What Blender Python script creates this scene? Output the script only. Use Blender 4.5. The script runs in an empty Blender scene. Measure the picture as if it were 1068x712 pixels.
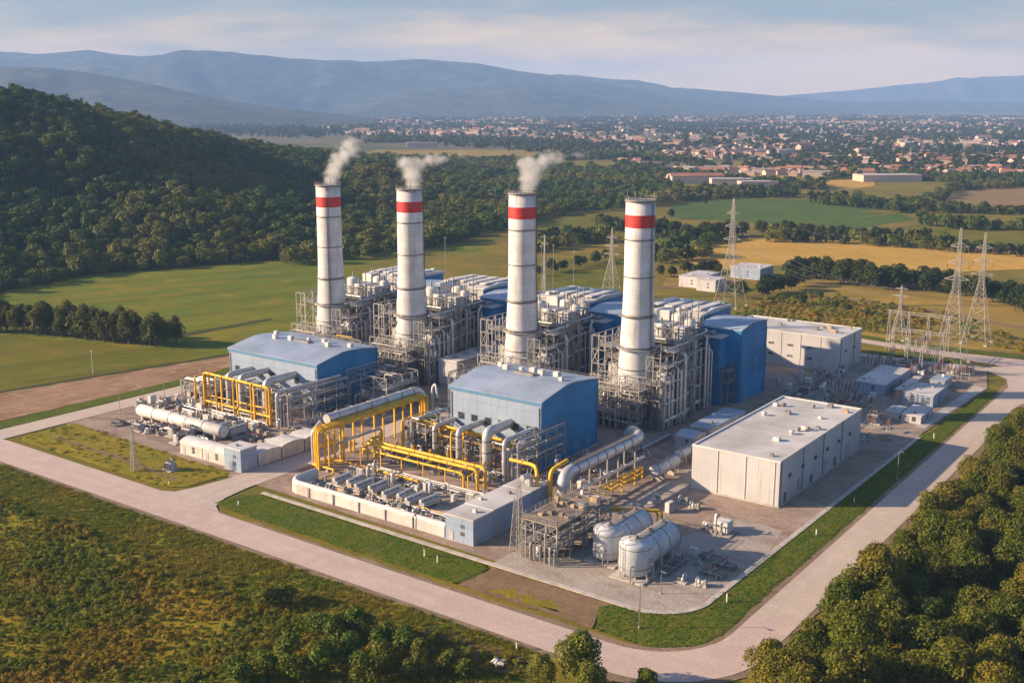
import bpy, math, random
import numpy as np
from mathutils import Vector, Matrix
random.seed(11)
RNG = np.random.default_rng(5)
R = math.radians
SC = bpy.context.scene
COL = SC.collection

# ---------------------------------------------------------------- camera model
F_PX, CX, CY, CAM_H = 1152.0, 534.0, 356.0, 90.0
PITCH = math.atan(251 / 1152.0)
YAW = R(36)
_fw = Vector((-math.sin(YAW) * math.cos(PITCH), math.cos(YAW) * math.cos(PITCH), -math.sin(PITCH)))
_rt = Vector((math.cos(YAW), math.sin(YAW), 0))
_up = _rt.cross(_fw)

def g(px, py, z=0.0):
    """point of the photograph -> place on the level plain at height z"""
    d = _fw + _rt * ((px - CX) / F_PX) + _up * ((CY - py) / F_PX)
    t = (z - CAM_H) / d.z
    return (d.x * t, d.y * t)

def poly_px(pts, z=0.0):
    return [g(x, y, z) for x, y in pts]

# ---------------------------------------------------------------- materials
MATS = {}

class NT:
    def __init__(s, tree):
        s.t = tree
    def n(s, typ, **kw):
        nd = s.t.nodes.new(typ)
        for k, v in kw.items():
            if k.startswith('i_'):
                key = k[2:]
                key = int(key) if key.isdigit() else key.replace('_', ' ')
                nd.inputs[key].default_value = v
            else:
                setattr(nd, k, v)
        return nd
    def l(s, a, b):
        s.t.links.new(a, b)
    def math(s, op, a, b=None, clamp=False):
        m = s.n('ShaderNodeMath', operation=op, use_clamp=clamp)
        for i, v in enumerate((a, b)):
            if v is None: continue
            if isinstance(v, (int, float)): m.inputs[i].default_value = v
            else: s.l(v, m.inputs[i])
        return m.outputs[0]
    def mix(s, fac, a, b, mode='MIX'):
        m = s.n('ShaderNodeMix', data_type='RGBA', blend_type=mode)
        for sock, v in ((m.inputs[0], fac), (m.inputs[6], a), (m.inputs[7], b)):
            if isinstance(v, (int, float)): sock.default_value = v
            elif isinstance(v, (tuple, list)): sock.default_value = (*v[:3], 1)
            else: s.l(v, sock)
        return m.outputs[2]
    def ramp(s, v, lo, hi):
        m = s.n('ShaderNodeMapRange', clamp=True)
        m.interpolation_type = 'SMOOTHSTEP'
        m.inputs[1].default_value = lo; m.inputs[2].default_value = hi
        s.l(v, m.inputs[0])
        return m.outputs[0]
    def noise(s, vec, scale, detail=3, rough=.55, stretch=None):
        if stretch:
            mp = s.n('ShaderNodeVectorMath', operation='MULTIPLY')
            mp.inputs[1].default_value = stretch
            s.l(vec, mp.inputs[0]); vec = mp.outputs[0]
        nd = s.n('ShaderNodeTexNoise')
        nd.inputs['Scale'].default_value = scale
        nd.inputs['Detail'].default_value = detail
        nd.inputs['Roughness'].default_value = rough
        s.l(vec, nd.inputs['Vector'])
        return nd.outputs['Fac']

def new_mat(name):
    m = bpy.data.materials.new(name)
    m.use_nodes = True
    m.node_tree.nodes.clear()
    t = NT(m.node_tree)
    out = t.n('ShaderNodeOutputMaterial')
    b = t.n('ShaderNodeBsdfPrincipled')
    t.l(b.outputs[0], out.inputs[0])
    pos = t.n('ShaderNodeNewGeometry').outputs['Position']
    MATS[name] = m
    return m, t, b, pos, out

def paint(name, col, rough=.5, metal=0., var=.12, scale=.35, streak=.25, rust=0., rib=None, seam=None, bump=.0, spec=.4, tone=.16):
    """weathered paint or metal: broad tone noise, vertical streaks, rust specks, ribs and panel joints"""
    m, t, b, pos, out = new_mat(name)
    n1 = t.noise(pos, scale, 4)
    c = t.mix(t.ramp(n1, .3, .7), [x * (1 - var) for x in col], [min(1, x * (1 + var)) for x in col])
    if streak:
        n2 = t.noise(pos, 1.0, 3, .6, (1.3, 1.3, .09))
        c = t.mix(t.math('MULTIPLY', t.ramp(n2, .5, .78), streak), c, (col[0] * .5 + .02, col[1] * .46 + .015, col[2] * .42 + .01))
    if rust:
        n3 = t.noise(pos, 1.7, 5, .7)
        c = t.mix(t.math('MULTIPLY', t.ramp(n3, .56, .72), rust), c, (.16, .075, .035))
    h = None
    if rib or seam:
        sx = t.n('ShaderNodeSeparateXYZ'); t.l(pos, sx.inputs[0])
        along = {'z': sx.outputs[2], 'wall': t.math('ADD', sx.outputs[0], sx.outputs[1]), 'x': sx.outputs[0], 'y': sx.outputs[1]}
        if seam:
            ax, per, dark = seam
            fr = t.math('FRACT', t.math('DIVIDE', along[ax], per))
            ln = t.math('LESS_THAN', fr, .05 / per * 2.4)
            if ax == 'wall':
                fz = t.math('LESS_THAN', t.math('FRACT', t.math('DIVIDE', sx.outputs[2], 3.6)), .03)
                ln = t.math('MAXIMUM', ln, fz)
            c = t.mix(t.math('MULTIPLY', ln, dark), c, [x * .4 for x in col])
            # each panel has a slightly different tone
            cell = t.n('ShaderNodeTexWhiteNoise', noise_dimensions='1D')
            t.l(t.math('FLOOR', t.math('DIVIDE', along[ax], per)), cell.inputs['W'])
            c = t.mix(t.math('MULTIPLY', cell.outputs['Value'], tone), c, [x * .6 for x in col])
        if rib:
            ax, per = rib
            h = t.math('SINE', t.math('MULTIPLY', along[ax], 6.2832 / per))
    t.l(c, b.inputs['Base Color'])
    b.inputs['Roughness'].default_value = rough
    b.inputs['Metallic'].default_value = metal
    b.inputs['Specular IOR Level'].default_value = spec
    if h is not None or bump:
        bp = t.n('ShaderNodeBump'); bp.inputs['Strength'].default_value = .18 if h is not None else bump
        bp.inputs['Distance'].default_value = .06
        t.l(h if h is not None else t.noise(pos, 6, 3), bp.inputs['Height'])
        t.l(bp.outputs[0], b.inputs['Normal'])
    return m

def earth(name, cols, scale=.06, fine=1.2, stripe=None, bump=.4, rough=.95, fleck=None, streaks=None):
    """ground cover: three natural colours blended by broad, middle and fine noise"""
    m, t, b, pos, out = new_mat(name)
    a = t.noise(pos, scale, 5, .6)
    bb = t.noise(pos, scale * 5.3, 5, .65)
    f = t.noise(pos, fine, 4, .7)
    c = t.mix(t.ramp(a, .36, .64), cols[0], cols[1])
    c = t.mix(t.math('MULTIPLY', t.ramp(bb, .45, .7), .75), c, cols[2])
    if stripe:
        direction, per, amt, scol = stripe
        dp = t.n('ShaderNodeVectorMath', operation='DOT_PRODUCT'); dp.inputs[1].default_value = direction
        t.l(pos, dp.inputs[0])
        wob = t.math('MULTIPLY', a, per * 1.2)
        s = t.math('SINE', t.math('MULTIPLY', t.math('ADD', dp.outputs['Value'], wob), 6.2832 / per))
        s2 = t.math('SINE', t.math('MULTIPLY', t.math('ADD', dp.outputs['Value'], wob), 6.2832 / (per * 5.7)))
        sv = t.math('ADD', t.math('MULTIPLY', s, .5), t.math('MULTIPLY', s2, .5))
        c = t.mix(t.math('MULTIPLY', t.ramp(sv, -.2, .8), amt), c, scol)
    if streaks:
        stretch, amt, scol = streaks[:3]
        sp = pos
        if len(streaks) > 3:                  # rows that run at an angle
            vr = t.n('ShaderNodeVectorRotate', rotation_type='Z_AXIS'); vr.inputs['Angle'].default_value = R(-streaks[3])
            t.l(pos, vr.inputs['Vector']); sp = vr.outputs[0]
        n4 = t.noise(sp, 1, 4, .6, stretch)
        c = t.mix(t.math('MULTIPLY', t.ramp(n4, .46, .66), amt), c, scol)
    c = t.mix(t.math('MULTIPLY', t.ramp(f, .35, .75), .45), c, [x * .55 for x in cols[0]])
    if fleck:
        v = t.noise(pos, 3.1, 2, .5)
        c = t.mix(t.math('MULTIPLY', t.ramp(v, .6, .7), .7), c, fleck)
    t.l(c, b.inputs['Base Color'])
    b.inputs['Roughness'].default_value = rough
    b.inputs['Specular IOR Level'].default_value = .1
    if bump:
        bp = t.n('ShaderNodeBump'); bp.inputs['Strength'].default_value = bump
        bp.inputs['Distance'].default_value = .3
        t.l(t.math('ADD', f, bb), bp.inputs['Height']); t.l(bp.outputs[0], b.inputs['Normal'])
    return m

def leafy(name, c0, c1, c2, patch=.02):
    """foliage: hue differs leaf to leaf, plant to plant and stand to stand; some light passes through"""
    m, t, b, pos, out = new_mat(name)
    rnd = t.n('ShaderNodeObjectInfo').outputs['Random']
    isl = t.n('ShaderNodeNewGeometry').outputs['Random Per Island']
    c = t.mix(rnd, c0, c1)
    c = t.mix(t.ramp(t.noise(pos, patch, 3), .42, .62), c, c2)
    c = t.mix(t.math('MULTIPLY', isl, .6), c, [x * .5 for x in c0])
    t.l(c, b.inputs['Base Color'])
    b.inputs['Roughness'].default_value = .6
    b.inputs['Specular IOR Level'].default_value = .2
    tr = t.n('ShaderNodeBsdfTranslucent'); t.l(c, tr.inputs[0])
    mx = t.n('ShaderNodeMixShader'); mx.inputs[0].default_value = .28
    t.l(b.outputs[0], mx.inputs[1]); t.l(tr.outputs[0], mx.inputs[2])
    t.l(mx.outputs[0], out.inputs[0])
    return m

paint('white_paint', (.58, .57, .545), .5, 0, .12, .4, .4, .18)
paint('chimney_white', (.62, .61, .60), .5, 0, .12, .25, .7, .10, seam=('z', 2.4, .35))
paint('chimney_red', (.52, .035, .03), .5, 0, .1, .5, .2)
paint('band_grey', (.22, .20, .19), .5, .3, .15, .6, .2, .4)
paint('galv', (.24, .24, .24), .55, .25, .2, .5, .25, .25)
paint('galv_dark', (.12, .122, .125), .55, .25, .25, .5, .25, .15)
paint('pale_steel', (.32, .31, .295), .55, .15, .18, .6, .3, .35)
paint('tank_paint', (.47, .50, .54), .5, .1, .12, .3, .5, .22)
paint('pylon_steel', (.34, .325, .30), .6, .2, .15, .6, .2, .2)
paint('lagging', (.50, .495, .49), .45, .45, .14, .5, .3, .08)
paint('lagging_dull', (.46, .46, .47), .5, .45, .15, .4, .3, .12)
paint('yellow_paint', (.74, .42, .02), .5, 0, .16, .6, .3, .25)
paint('casing', (.13, .13, .137), .6, .3, .3, .4, .3, .3, rib=('wall', 1.2))
paint('blue_clad', (.014, .185, .41), .5, 0, .2, .12, .4, rib=('wall', .9), seam=('wall', 5.2, .5))
paint('blue_trim', (.09, .22, .38), .5, 0, .1, .3, .1)
paint('pale_clad', (.28, .36, .48), .5, 0, .08, .15, .45, .10, rib=('wall', .8), seam=('wall', 4.8, .55))
paint('cream_clad', (.455, .46, .47), .55, 0, .07, .12, .38, .08, rib=('wall', .7), seam=('wall', 6.1, .12), tone=.05)
paint('roof_sheet', (.30, .375, .49), .5, .15, .16, .12, .0, .16, rib=('x', 1.0), seam=('x', 5.8, .5))
paint('roof_flat', (.48, .47, .465), .7, 0, .2, .09, .0, .2, seam=('x', 6.5, .35))
paint('dark_opening', (.03, .032, .036), .4, 0, .2)
paint('glass_dark', (.03, .045, .06), .12, 0, .2, spec=.8)
paint('concrete', (.42, .39, .36), .9, 0, .18, .4, .3, .12, bump=.3)
paint('concrete_wall', (.50, .48, .45), .85, 0, .14, .3, .45, .1, bump=.25)
paint('rust_deck', (.25, .20, .155), .8, .1, .35, .4, 0, .6)
paint('grating', (.34, .33, .315), .7, .3, .25, .7, 0, .35)
paint('bark', (.10, .075, .055), .95, 0, .3, 1.5, 0)
paint('tyre', (.02, .02, .02), .8, 0, .1, 1, 0)
paint('porcelain', (.20, .10, .07), .3, 0, .1, 2, 0)
paint('wire', (.12, .12, .12), .5, .5, .1, .5, 0)
paint('tan_box', (.42, .31, .19), .7, 0, .2, .6, .2)
paint('dark_red', (.22, .04, .03), .6, 0, .2, .6, .2)

# ---------------------------------------------------------------- mesh builder
class MB:
    def __init__(s):
        s.v = []; s.f = []; s.sm = []
    def _add(s, vs, fs, smooth=False):
        o = len(s.v)
        s.v.extend([tuple(v) for v in vs])
        s.f.extend([tuple(i + o for i in f) for f in fs])
        s.sm.extend([smooth] * len(fs))
    def box(s, x0, x1, y0, y1, z0, z1):
        s._add([(x0, y0, z0), (x1, y0, z0), (x1, y1, z0), (x0, y1, z0), (x0, y0, z1), (x1, y0, z1), (x1, y1, z1), (x0, y1, z1)],
               [(0, 3, 2, 1), (4, 5, 6, 7), (0, 1, 5, 4), (1, 2, 6, 5), (2, 3, 7, 6), (3, 0, 4, 7)])
        return s
    def bbox(s, x0, x1, y0, y1, z0, z1, b=.08):
        """box with its upper edges chamfered"""
        s._add([(x0, y0, z0), (x1, y0, z0), (x1, y1, z0), (x0, y1, z0),
                (x0, y0, z1 - b), (x1, y0, z1 - b), (x1, y1, z1 - b), (x0, y1, z1 - b),
                (x0 + b, y0 + b, z1), (x1 - b, y0 + b, z1), (x1 - b, y1 - b, z1), (x0 + b, y1 - b, z1)],
               [(0, 3, 2, 1), (8, 9, 10, 11), (0, 1, 5, 4), (1, 2, 6, 5), (2, 3, 7, 6), (3, 0, 4, 7),
                (4, 5, 9, 8), (5, 6, 10, 9), (6, 7, 11, 10), (7, 4, 8, 11)])
        return s
    def bar(s, a, b, w, h=None, w2=None):
        """square bar from a to b"""
        a = Vector(a); b = Vector(b); d = b - a
        if d.length < 1e-6: return s
        d.normalize()
        ref = Vector((0, 0, 1)) if abs(d.z) < .9 else Vector((1, 0, 0))
        u = d.cross(ref).normalized(); n = u.cross(d)
        h = h or w; k = (w2 / w) if w2 else 1
        vs = []
        for p, q in ((a, 1), (b, k)):
            for su, sn in ((-1, -1), (1, -1), (1, 1), (-1, 1)):
                vs.append(p + u * (su * w * q / 2) + n * (sn * h * q / 2))
        s._add(vs, [(0, 1, 2, 3), (7, 6, 5, 4), (0, 4, 5, 1), (1, 5, 6, 2), (2, 6, 7, 3), (3, 7, 4, 0)])
        return s
    def tube(s, path, r, n=8, bend=None, cap=True, radii=None):
        P = [Vector(p) for p in path]
        if bend and len(P) > 2:
            Q = [P[0]]
            for i in range(1, len(P) - 1):
                a, b, c = P[i - 1], P[i], P[i + 1]
                d1 = (a - b); d2 = (c - b)
                k = min(bend, d1.length * .49, d2.length * .49)
                p1 = b + d1.normalized() * k; p2 = b + d2.normalized() * k
                for j in range(6):
                    t_ = j / 5
                    Q.append(p1 * (1 - t_) ** 2 + b * 2 * t_ * (1 - t_) + p2 * t_ ** 2)
            Q.append(P[-1]); P = Q
        T = []
        for i in range(len(P)):
            d = P[min(i + 1, len(P) - 1)] - P[max(i - 1, 0)]
            T.append(d.normalized())
        ref = Vector((0, 0, 1)) if abs(T[0].z) < .9 else Vector((1, 0, 0))
        u = T[0].cross(ref).normalized()
        vs = []; fs = []
        for i, p in enumerate(P):
            u = (u - T[i] * u.dot(T[i])).normalized()
            w = T[i].cross(u)
            rr = radii[i] if radii else r
            for k in range(n):
                a = 2 * math.pi * k / n
                vs.append(p + (u * math.cos(a) + w * math.sin(a)) * rr)
        for i in range(len(P) - 1):
            for k in range(n):
                k2 = (k + 1) % n
                fs.append((i * n + k, i * n + k2, (i + 1) * n + k2, (i + 1) * n + k))
        s._add(vs, fs, True)
        if cap:
            s._add([vs[k] for k in range(n)], [tuple(range(n - 1, -1, -1))])
            m = (len(P) - 1) * n
            s._add([vs[m + k] for k in range(n)], [tuple(range(n))])
        return s
    def lathe(s, prof, c=(0, 0, 0), n=32, axis='z', smooth=True):
        """profile [(radius, distance along axis)] turned round the axis"""
        vs = []; fs = []
        for r, h in prof:
            for k in range(n):
                a = 2 * math.pi * k / n
                p = (r * math.cos(a), r * math.sin(a), h)
                if axis == 'x': p = (p[2], p[0], p[1])
                elif axis == 'y': p = (p[1], p[2], p[0])
                vs.append((p[0] + c[0], p[1] + c[1], p[2] + c[2]))
        for i in range(len(prof) - 1):
            for k in range(n):
                k2 = (k + 1) % n
                fs.append((i * n + k, i * n + k2, (i + 1) * n + k2, (i + 1) * n + k))
        s._add(vs, fs, smooth)
        if prof[0][0] > 1e-3: s._add(vs[:n], [tuple(range(n - 1, -1, -1))])
        if prof[-1][0] > 1e-3: s._add(vs[-n:], [tuple(range(n))])
        return s
    def prism(s, prof, x0, x1):
        """closed (y,z) profile pushed along x"""
        n = len(prof)
        vs = [(x0, y, z) for y, z in prof] + [(x1, y, z) for y, z in prof]
        fs = [(i, (i + 1) % n, n + (i + 1) % n, n + i) for i in range(n)]
        fs += [tuple(range(n - 1, -1, -1)), tuple(range(n, 2 * n))]
        s._add(vs, fs)
        return s
    def sheet(s, pts, z):
        s._add([(x, y, z) for x, y in pts], [tuple(range(len(pts)))])
        return s
    def rail(s, pts, z, h=1.1, post=2.0, w=.07):
        """handrail along a polyline at floor height z"""
        for a, b in zip(pts[:-1], pts[1:]):
            a = Vector((*a, z)); b = Vector((*b, z)); L = (b - a).length
            for q in (h, h * .5):
                s.bar(a + Vector((0, 0, q)), b + Vector((0, 0, q)), w)
            n = max(1, round(L / post))
            for i in range(n + 1):
                p = a.lerp(b, i / n)
                s.bar(p, p + Vector((0, 0, h)), w)
        return s
    def build(s, name, mat, parent=None, loc=None):
        """link as ONE object; coordinates are world when parented to a thing (shifted to its base)"""
        me = bpy.data.meshes.new(name)
        off = Vector(parent['_o']) if parent is not None and '_o' in parent else (Vector(loc) if loc is not None else Vector((0, 0, 0)))
        me.from_pydata([(v[0] - off.x, v[1] - off.y, v[2] - off.z) for v in s.v], [], s.f)
        me.polygons.foreach_set('use_smooth', s.sm)
        me.materials.append(MATS[mat] if isinstance(mat, str) else mat)
        me.update()
        o = bpy.data.objects.new(name, me)
        COL.objects.link(o)
        if parent is not None: o.parent = parent
        elif loc is not None: o.location = loc
        return o

def tag(o, label=None, cat=None, group=None, kind=None):
    if label: o['label'] = label
    if cat: o['category'] = cat
    if group: o['group'] = group
    if kind: o['kind'] = kind
    return o

def thing(name, loc, label, cat, group=None):
    o = bpy.data.objects.new(name, None)
    COL.objects.link(o)
    o.location = loc; o.empty_display_size = .5
    o['_o'] = tuple(loc)
    return tag(o, label, cat, group)

def sub(o):
    """lets a part carry sub-parts built in the same coordinates"""
    o['_o'] = tuple(o.parent['_o'])
    return o

KIDS = {}
def kids(o):
    if not KIDS:
        for c in bpy.data.objects:
            if c.parent: KIDS.setdefault(c.parent.name, []).append(c)
    return KIDS.get(o.name, [])

def copy_tree(o, parent=None):
    c = o.copy(); COL.objects.link(c)
    if parent is not None: c.parent = parent
    for ch in kids(o): copy_tree(ch, c)
    return c

def place(proto, loc, label=None, rz=0., scale=None, group=None):
    KIDS.clear()
    c = copy_tree(proto)
    c.location = loc; c.rotation_euler = (0, 0, rz)
    if scale: c.scale = scale if isinstance(scale, tuple) else (scale,) * 3
    if label: c['label'] = label
    if group: c['group'] = group
    return c

def structure(name, pts, z, mat):
    o = MB().sheet(pts, z).build(name, mat)
    return tag(o, kind='structure')

def inside(p, poly):
    x, y = p; r = False; j = len(poly) - 1
    for i in range(len(poly)):
        xi, yi = poly[i]; xj, yj = poly[j]
        if (yi > y) != (yj > y) and x < (xj - xi) * (y - yi) / (yj - yi) + xi: r = not r
        j = i
    return r
# ---------------------------------------------------------------- ground materials
earth('plain_earth', ((.085, .10, .028), (.15, .14, .045), (.11, .125, .035)), .006, .3, bump=.3)
earth('field_green', ((.088, .14, .009), (.15, .17, .012), (.27, .205, .018)), .012, 1.0,
      stripe=((-.94, .342, 0), 5.0, .55, (.045, .08, .007)), streaks=((.006, .06, 0), .6, (.24, .18, .02), 70))
earth('field_lime', ((.14, .138, .010), (.10, .122, .009), (.195, .16, .018)), .02, 1.2,
      stripe=((-.94, .342, 0), 4.4, .5, (.06, .075, .007)), streaks=((.008, .09, 0), .5, (.20, .145, .025), 70))
earth('field_deep_green', ((.058, .11, .018), (.08, .13, .02), (.105, .13, .02)), .008, .4, stripe=((.8, .6, 0), 9, .2, (.04, .08, .02)))
earth('field_gold', ((.55, .32, .065), (.44, .28, .055), (.36, .24, .05)), .010, .5, stripe=((.75, .66, 0), 11, .22, (.24, .18, .05)),
      streaks=((.004, .03, 0), .5, (.50, .34, .10)))
earth('field_olive', ((.20, .16, .02), (.135, .13, .016), (.28, .185, .035)), .010, .6, streaks=((.02, .05, 0), .5, (.09, .105, .03)))
earth('field_dry', ((.36, .235, .05), (.26, .19, .04), (.17, .145, .028)), .012, .6, streaks=((.01, .06, 0), .55, (.115, .12, .035)))
earth('field_brown', ((.26, .17, .085), (.22, .15, .07), (.19, .16, .06)), .012, .5, stripe=((.7, .7, 0), 14, .25, (.2, .14, .07)))
earth('dirt_track', ((.30, .185, .11), (.20, .12, .07), (.42, .30, .20)), .05, 1.5, streaks=((.6, .05, 0), .75, (.37, .27, .19)))
earth('ditch', ((.045, .06, .02), (.07, .075, .025), (.05, .055, .02)), .08, 1.5)
earth('meadow', ((.22, .20, .013), (.31, .24, .022), (.13, .155, .01)), .045, 1.6,
      stripe=((.05, 1, 0), 3.7, .25, (.09, .09, .025)), streaks=((.05, .7, 0), .6, (.27, .18, .024)), fleck=(.075, .095, .008), bump=.8)
earth('scrub_floor', ((.22, .195, .013), (.33, .225, .02), (.12, .15, .009)), .09, 2.2, fleck=(.06, .08, .007), bump=.9)
earth('lawn', ((.052, .105, .006), (.09, .13, .008), (.18, .15, .02)), .10, 2.6, streaks=((.9, .12, 0), .6, (.17, .15, .035)), fleck=(.035, .065, .005), bump=.9)
earth('bare_soil', ((.25, .165, .105), (.19, .125, .08), (.14, .12, .05)), .11, 1.6)
earth('yard', ((.36, .275, .22), (.28, .22, .18), (.43, .355, .30)), .07, 1.4, fleck=(.13, .10, .085),
      streaks=((.09, .22, 0), .7, (.20, .14, .105)))
earth('yard_pale', ((.40, .36, .32), (.35, .31, .275), (.44, .405, .37)), .07, 1.5, streaks=((.10, .22, 0), .7, (.27, .205, .165)), fleck=(.20, .165, .14))
earth('road_x', ((.54, .43, .385), (.48, .385, .35), (.60, .485, .44)), .045, 1.8, streaks=((.012, .5, 0), .45, (.43, .36, .31)), bump=.08, fleck=(.42, .36, .31))
earth('road_y', ((.52, .44, .38), (.46, .395, .345), (.58, .50, .44)), .045, 1.8, streaks=((.5, .012, 0), .45, (.42, .355, .31)), bump=.08, fleck=(.41, .355, .31))
earth('shoulder_soil', ((.27, .20, .145), (.20, .155, .10), (.15, .135, .06)), .12, 1.4)
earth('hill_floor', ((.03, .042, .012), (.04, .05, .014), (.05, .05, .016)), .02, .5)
earth('town_floor', ((.15, .13, .07), (.11, .115, .05), (.20, .155, .09)), .004, .03, bump=0)
leafy('leaf_hill', (.045, .098, .012), (.095, .15, .015), (.20, .19, .022), .009)
leafy('leaf_wood', (.03, .058, .008), (.05, .08, .01), (.085, .092, .013), .02)
leafy('leaf_right', (.068, .108, .006), (.145, .152, .010), (.22, .175, .015), .05)
leafy('leaf_front', (.12, .18, .01), (.18, .21, .015), (.22, .20, .022), .08)
leafy('leaf_poplar', (.065, .092, .009), (.10, .115, .012), (.135, .13, .016), .05)
leafy('leaf_scrub', (.13, .195, .008), (.235, .235, .013), (.36, .23, .017), .055)
leafy('leaf_bush', (.08, .145, .008), (.125, .17, .01), (.16, .16, .014), .06)
leafy('blade', (.10, .18, .010), (.15, .19, .014), (.20, .18, .025), .05)
leafy('blade_dry', (.15, .19, .012), (.22, .225, .017), (.28, .225, .025), .05)

def wobble(pts, amp, step=3.0, seed=1):
    """natural wandering edge"""
    rnd = random.Random(seed); out = []
    for (x0, y0), (x1, y1) in zip(pts, pts[1:] + pts[:1]):
        L = math.hypot(x1 - x0, y1 - y0); n = max(1, int(L / step))
        for i in range(n):
            t = i / n
            out.append((x0 + (x1 - x0) * t + rnd.uniform(-amp, amp), y0 + (y1 - y0) * t + rnd.uniform(-amp, amp)))
    return out

# ---------------------------------------------------------------- one ground sheet to the horizon
structure('ground', [(-13500, -2500), (6500, -2500), (6500, 14000), (-13500, 14000)], -.35, 'plain_earth')

# the plain round the works, fields as sheets one above the other
def field(name, pts, z, mat, px=True):
    return structure(name, poly_px(pts) if px else pts, z, mat)

structure('plain', [(-1500, 40), (350, 40), (350, 900), (-250, 1500), (-1500, 1500)], -.12, 'field_olive')
field('green_field', [(-760, 60), (-316, 60), (-312, 262), (-340, 440), (-430, 560), (-560, 500), (-640, 280)], -.06, 'field_green', False)
field('near_field', [(-520, 120), (-318, 120), (-316, 205), (-322, 256), (-352, 243), (-400, 228), (-520, 200)], -.03, 'field_lime', False)
field('field_ditch', [(183, 349), (283, 331.5), (284, 333.5), (184, 352.5)], -.015, 'ditch')
field('field_edge', [(-341.5, 130), (-338, 130), (-328, 178), (-318, 225), (-309.5, 262), (-312.5, 265), (-321, 226), (-331.5, 178)], -.02, 'ditch', False)
field('dirt_strip', wobble([(-338, 130), (-300, 130), (-298, 180), (-295, 245), (-300, 262), (-309.5, 262), (-318, 225), (-328, 178)], .5, 3, 71), -.01, 'dirt_track', False)
field('verge_strip', [(-299, 90), (-291, 90), (-291, 300), (-300, 262), (-297, 235)], -.008, 'lawn', False)
field('golden_field', [(700, 272), (737, 258), (814, 246), (900, 250), (1120, 261), (1120, 278), (986, 284), (900, 280), (830, 273), (790, 281), (745, 280)], -.06, 'field_gold')
field('deep_green_field', [(695, 226), (703, 212), (760, 207), (860, 208), (945, 216), (930, 222), (880, 228), (825, 234), (760, 231)], -.06, 'field_deep_green')
field('small_green_field', [(822, 235), (880, 228.5), (935, 223), (970, 226), (940, 231), (880, 241)], -.055, 'field_deep_green')
field('lime_field', [(890, 221), (955, 216.5), (1120, 223), (1120, 234), (1050, 236), (970, 233), (940, 223)], -.05, 'field_olive')
field('pale_green_field', [(885, 243), (955, 233), (1120, 238), (1120, 259), (1000, 255)], -.05, 'field_lime')
field('brown_field', [(962, 208), (985, 199), (1030, 195.5), (1120, 196), (1120, 218), (1020, 213)], -.05, 'field_brown')
field('little_gold_field', [(858, 193), (868, 187.5), (912, 187.5), (912, 194), (885, 197)], -.05, 'field_gold')
field('dry_field', [(768, 324), (820, 300), (850, 291), (900, 294), (985, 300), (1120, 330), (1120, 380), (1000, 362), (905, 352)], -.05, 'field_dry')
field('dry_corner', [(690, 300), (702, 277), (745, 287), (720, 300)], -.045, 'field_dry')
field('mid_field', [(505, 300), (560, 286), (600, 268), (660, 268), (690, 262), (650, 318), (560, 316)], -.05, 'field_lime')
field('mid_green', [(520, 262), (560, 246), (640, 232), (690, 240), (690, 262), (600, 266)], -.052, 'field_olive')
field('mid_top', [(500, 236), (560, 224), (640, 222), (670, 232), (560, 246)], -.05, 'field_lime')
field('far_strip', [(380, 160), (392, 156.5), (560, 156.5), (700, 161), (690, 163.5), (560, 163), (440, 163)], .3, 'field_dry')
field('ploughed_mid', [(370, 282), (430, 262), (530, 268), (500, 300), (400, 296)], -.05, 'field_olive')
for i, q in enumerate([[(690, 183), (760, 180), (830, 184), (800, 189), (700, 190)], [(560, 180), (640, 178), (700, 184), (640, 188)],
                       [(930, 163), (1010, 160), (1075, 163), (1075, 168), (960, 168)], [(700, 172), (790, 168), (830, 172), (760, 177)],
                       [(640, 150), (720, 148), (760, 151), (690, 153)], [(850, 150), (960, 147), (1020, 150), (900, 153)]]):
    field('field', q, .2, ('field_gold', 'field_olive', 'field_brown', 'field_dry', 'field_dry', 'field_gold')[i])

for q in ([(590, 318), (660, 303), (745, 291), (780, 293), (780, 294.5), (745, 293), (660, 305.5), (590, 321)], [(792, 318), (850, 308), (940, 318), (1085, 344), (1085, 346.5), (940, 319.8), (850, 309.6), (793, 320)],
          [(700, 247), (760, 243.5), (820, 240), (820, 240.8), (760, 244.5), (700, 248.4)], [(835, 247), (900, 243), (960, 232), (961, 232.7), (901, 244), (836, 248)]):
    field('farm_track', q, -.03, 'bare_soil')

# ---------------------------------------------------------------- roads, verges and the works' pad
def arc(cx, cy, r, a0, a1, n=10):
    return [(cx + r * math.cos(R(a0 + (a1 - a0) * i / n)), cy + r * math.sin(R(a0 + (a1 - a0) * i / n))) for i in range(n + 1)]

# one slab of shoulder soil, road sheets on it
rd_out = [(-420, 139.5), (-90, 139.2)] + arc(-84, 159.6, 20.8, -90, 0, 12)[1:] + [(-62.3, 350)]
rd_in = [(-74.6, 350), (-74.6, 170)] + arc(-87.5, 164, 13, 0, -90, 8) + [(-420, 151.2)]
structure('road_shoulder', wobble(rd_out[:-1] + [(-62.3, 392), (-74.6, 392)] + rd_in[1:], .55, 3, 3), 0.0, 'shoulder_soil')
front = [(-420, 141.2), (-90, 140.8), (-86, 140.9), (-86, 149.3), (-205, 151.4), (-208, 154), (-208, 153), (-278, 153.2), (-420, 151)]
structure('front_road', [(-420, 141.2), (-90, 140.8), (-86.2, 140.9), (-86.2, 149.3), (-90, 149.4), (-150, 149.6), (-193, 150.2), (-210, 151.6), (-275, 151.8), (-420, 150.5)], .05, 'road_x')
bend = [(-90, 140.8)] + arc(-84, 160.3, 19.5, -90, 0, 14) + [(-64.5, 174), (-72.6, 174)] + arc(-87.6, 164.4, 15, 0, -90, 10)
structure('road_bend', bend, .054, 'road_x')
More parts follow.
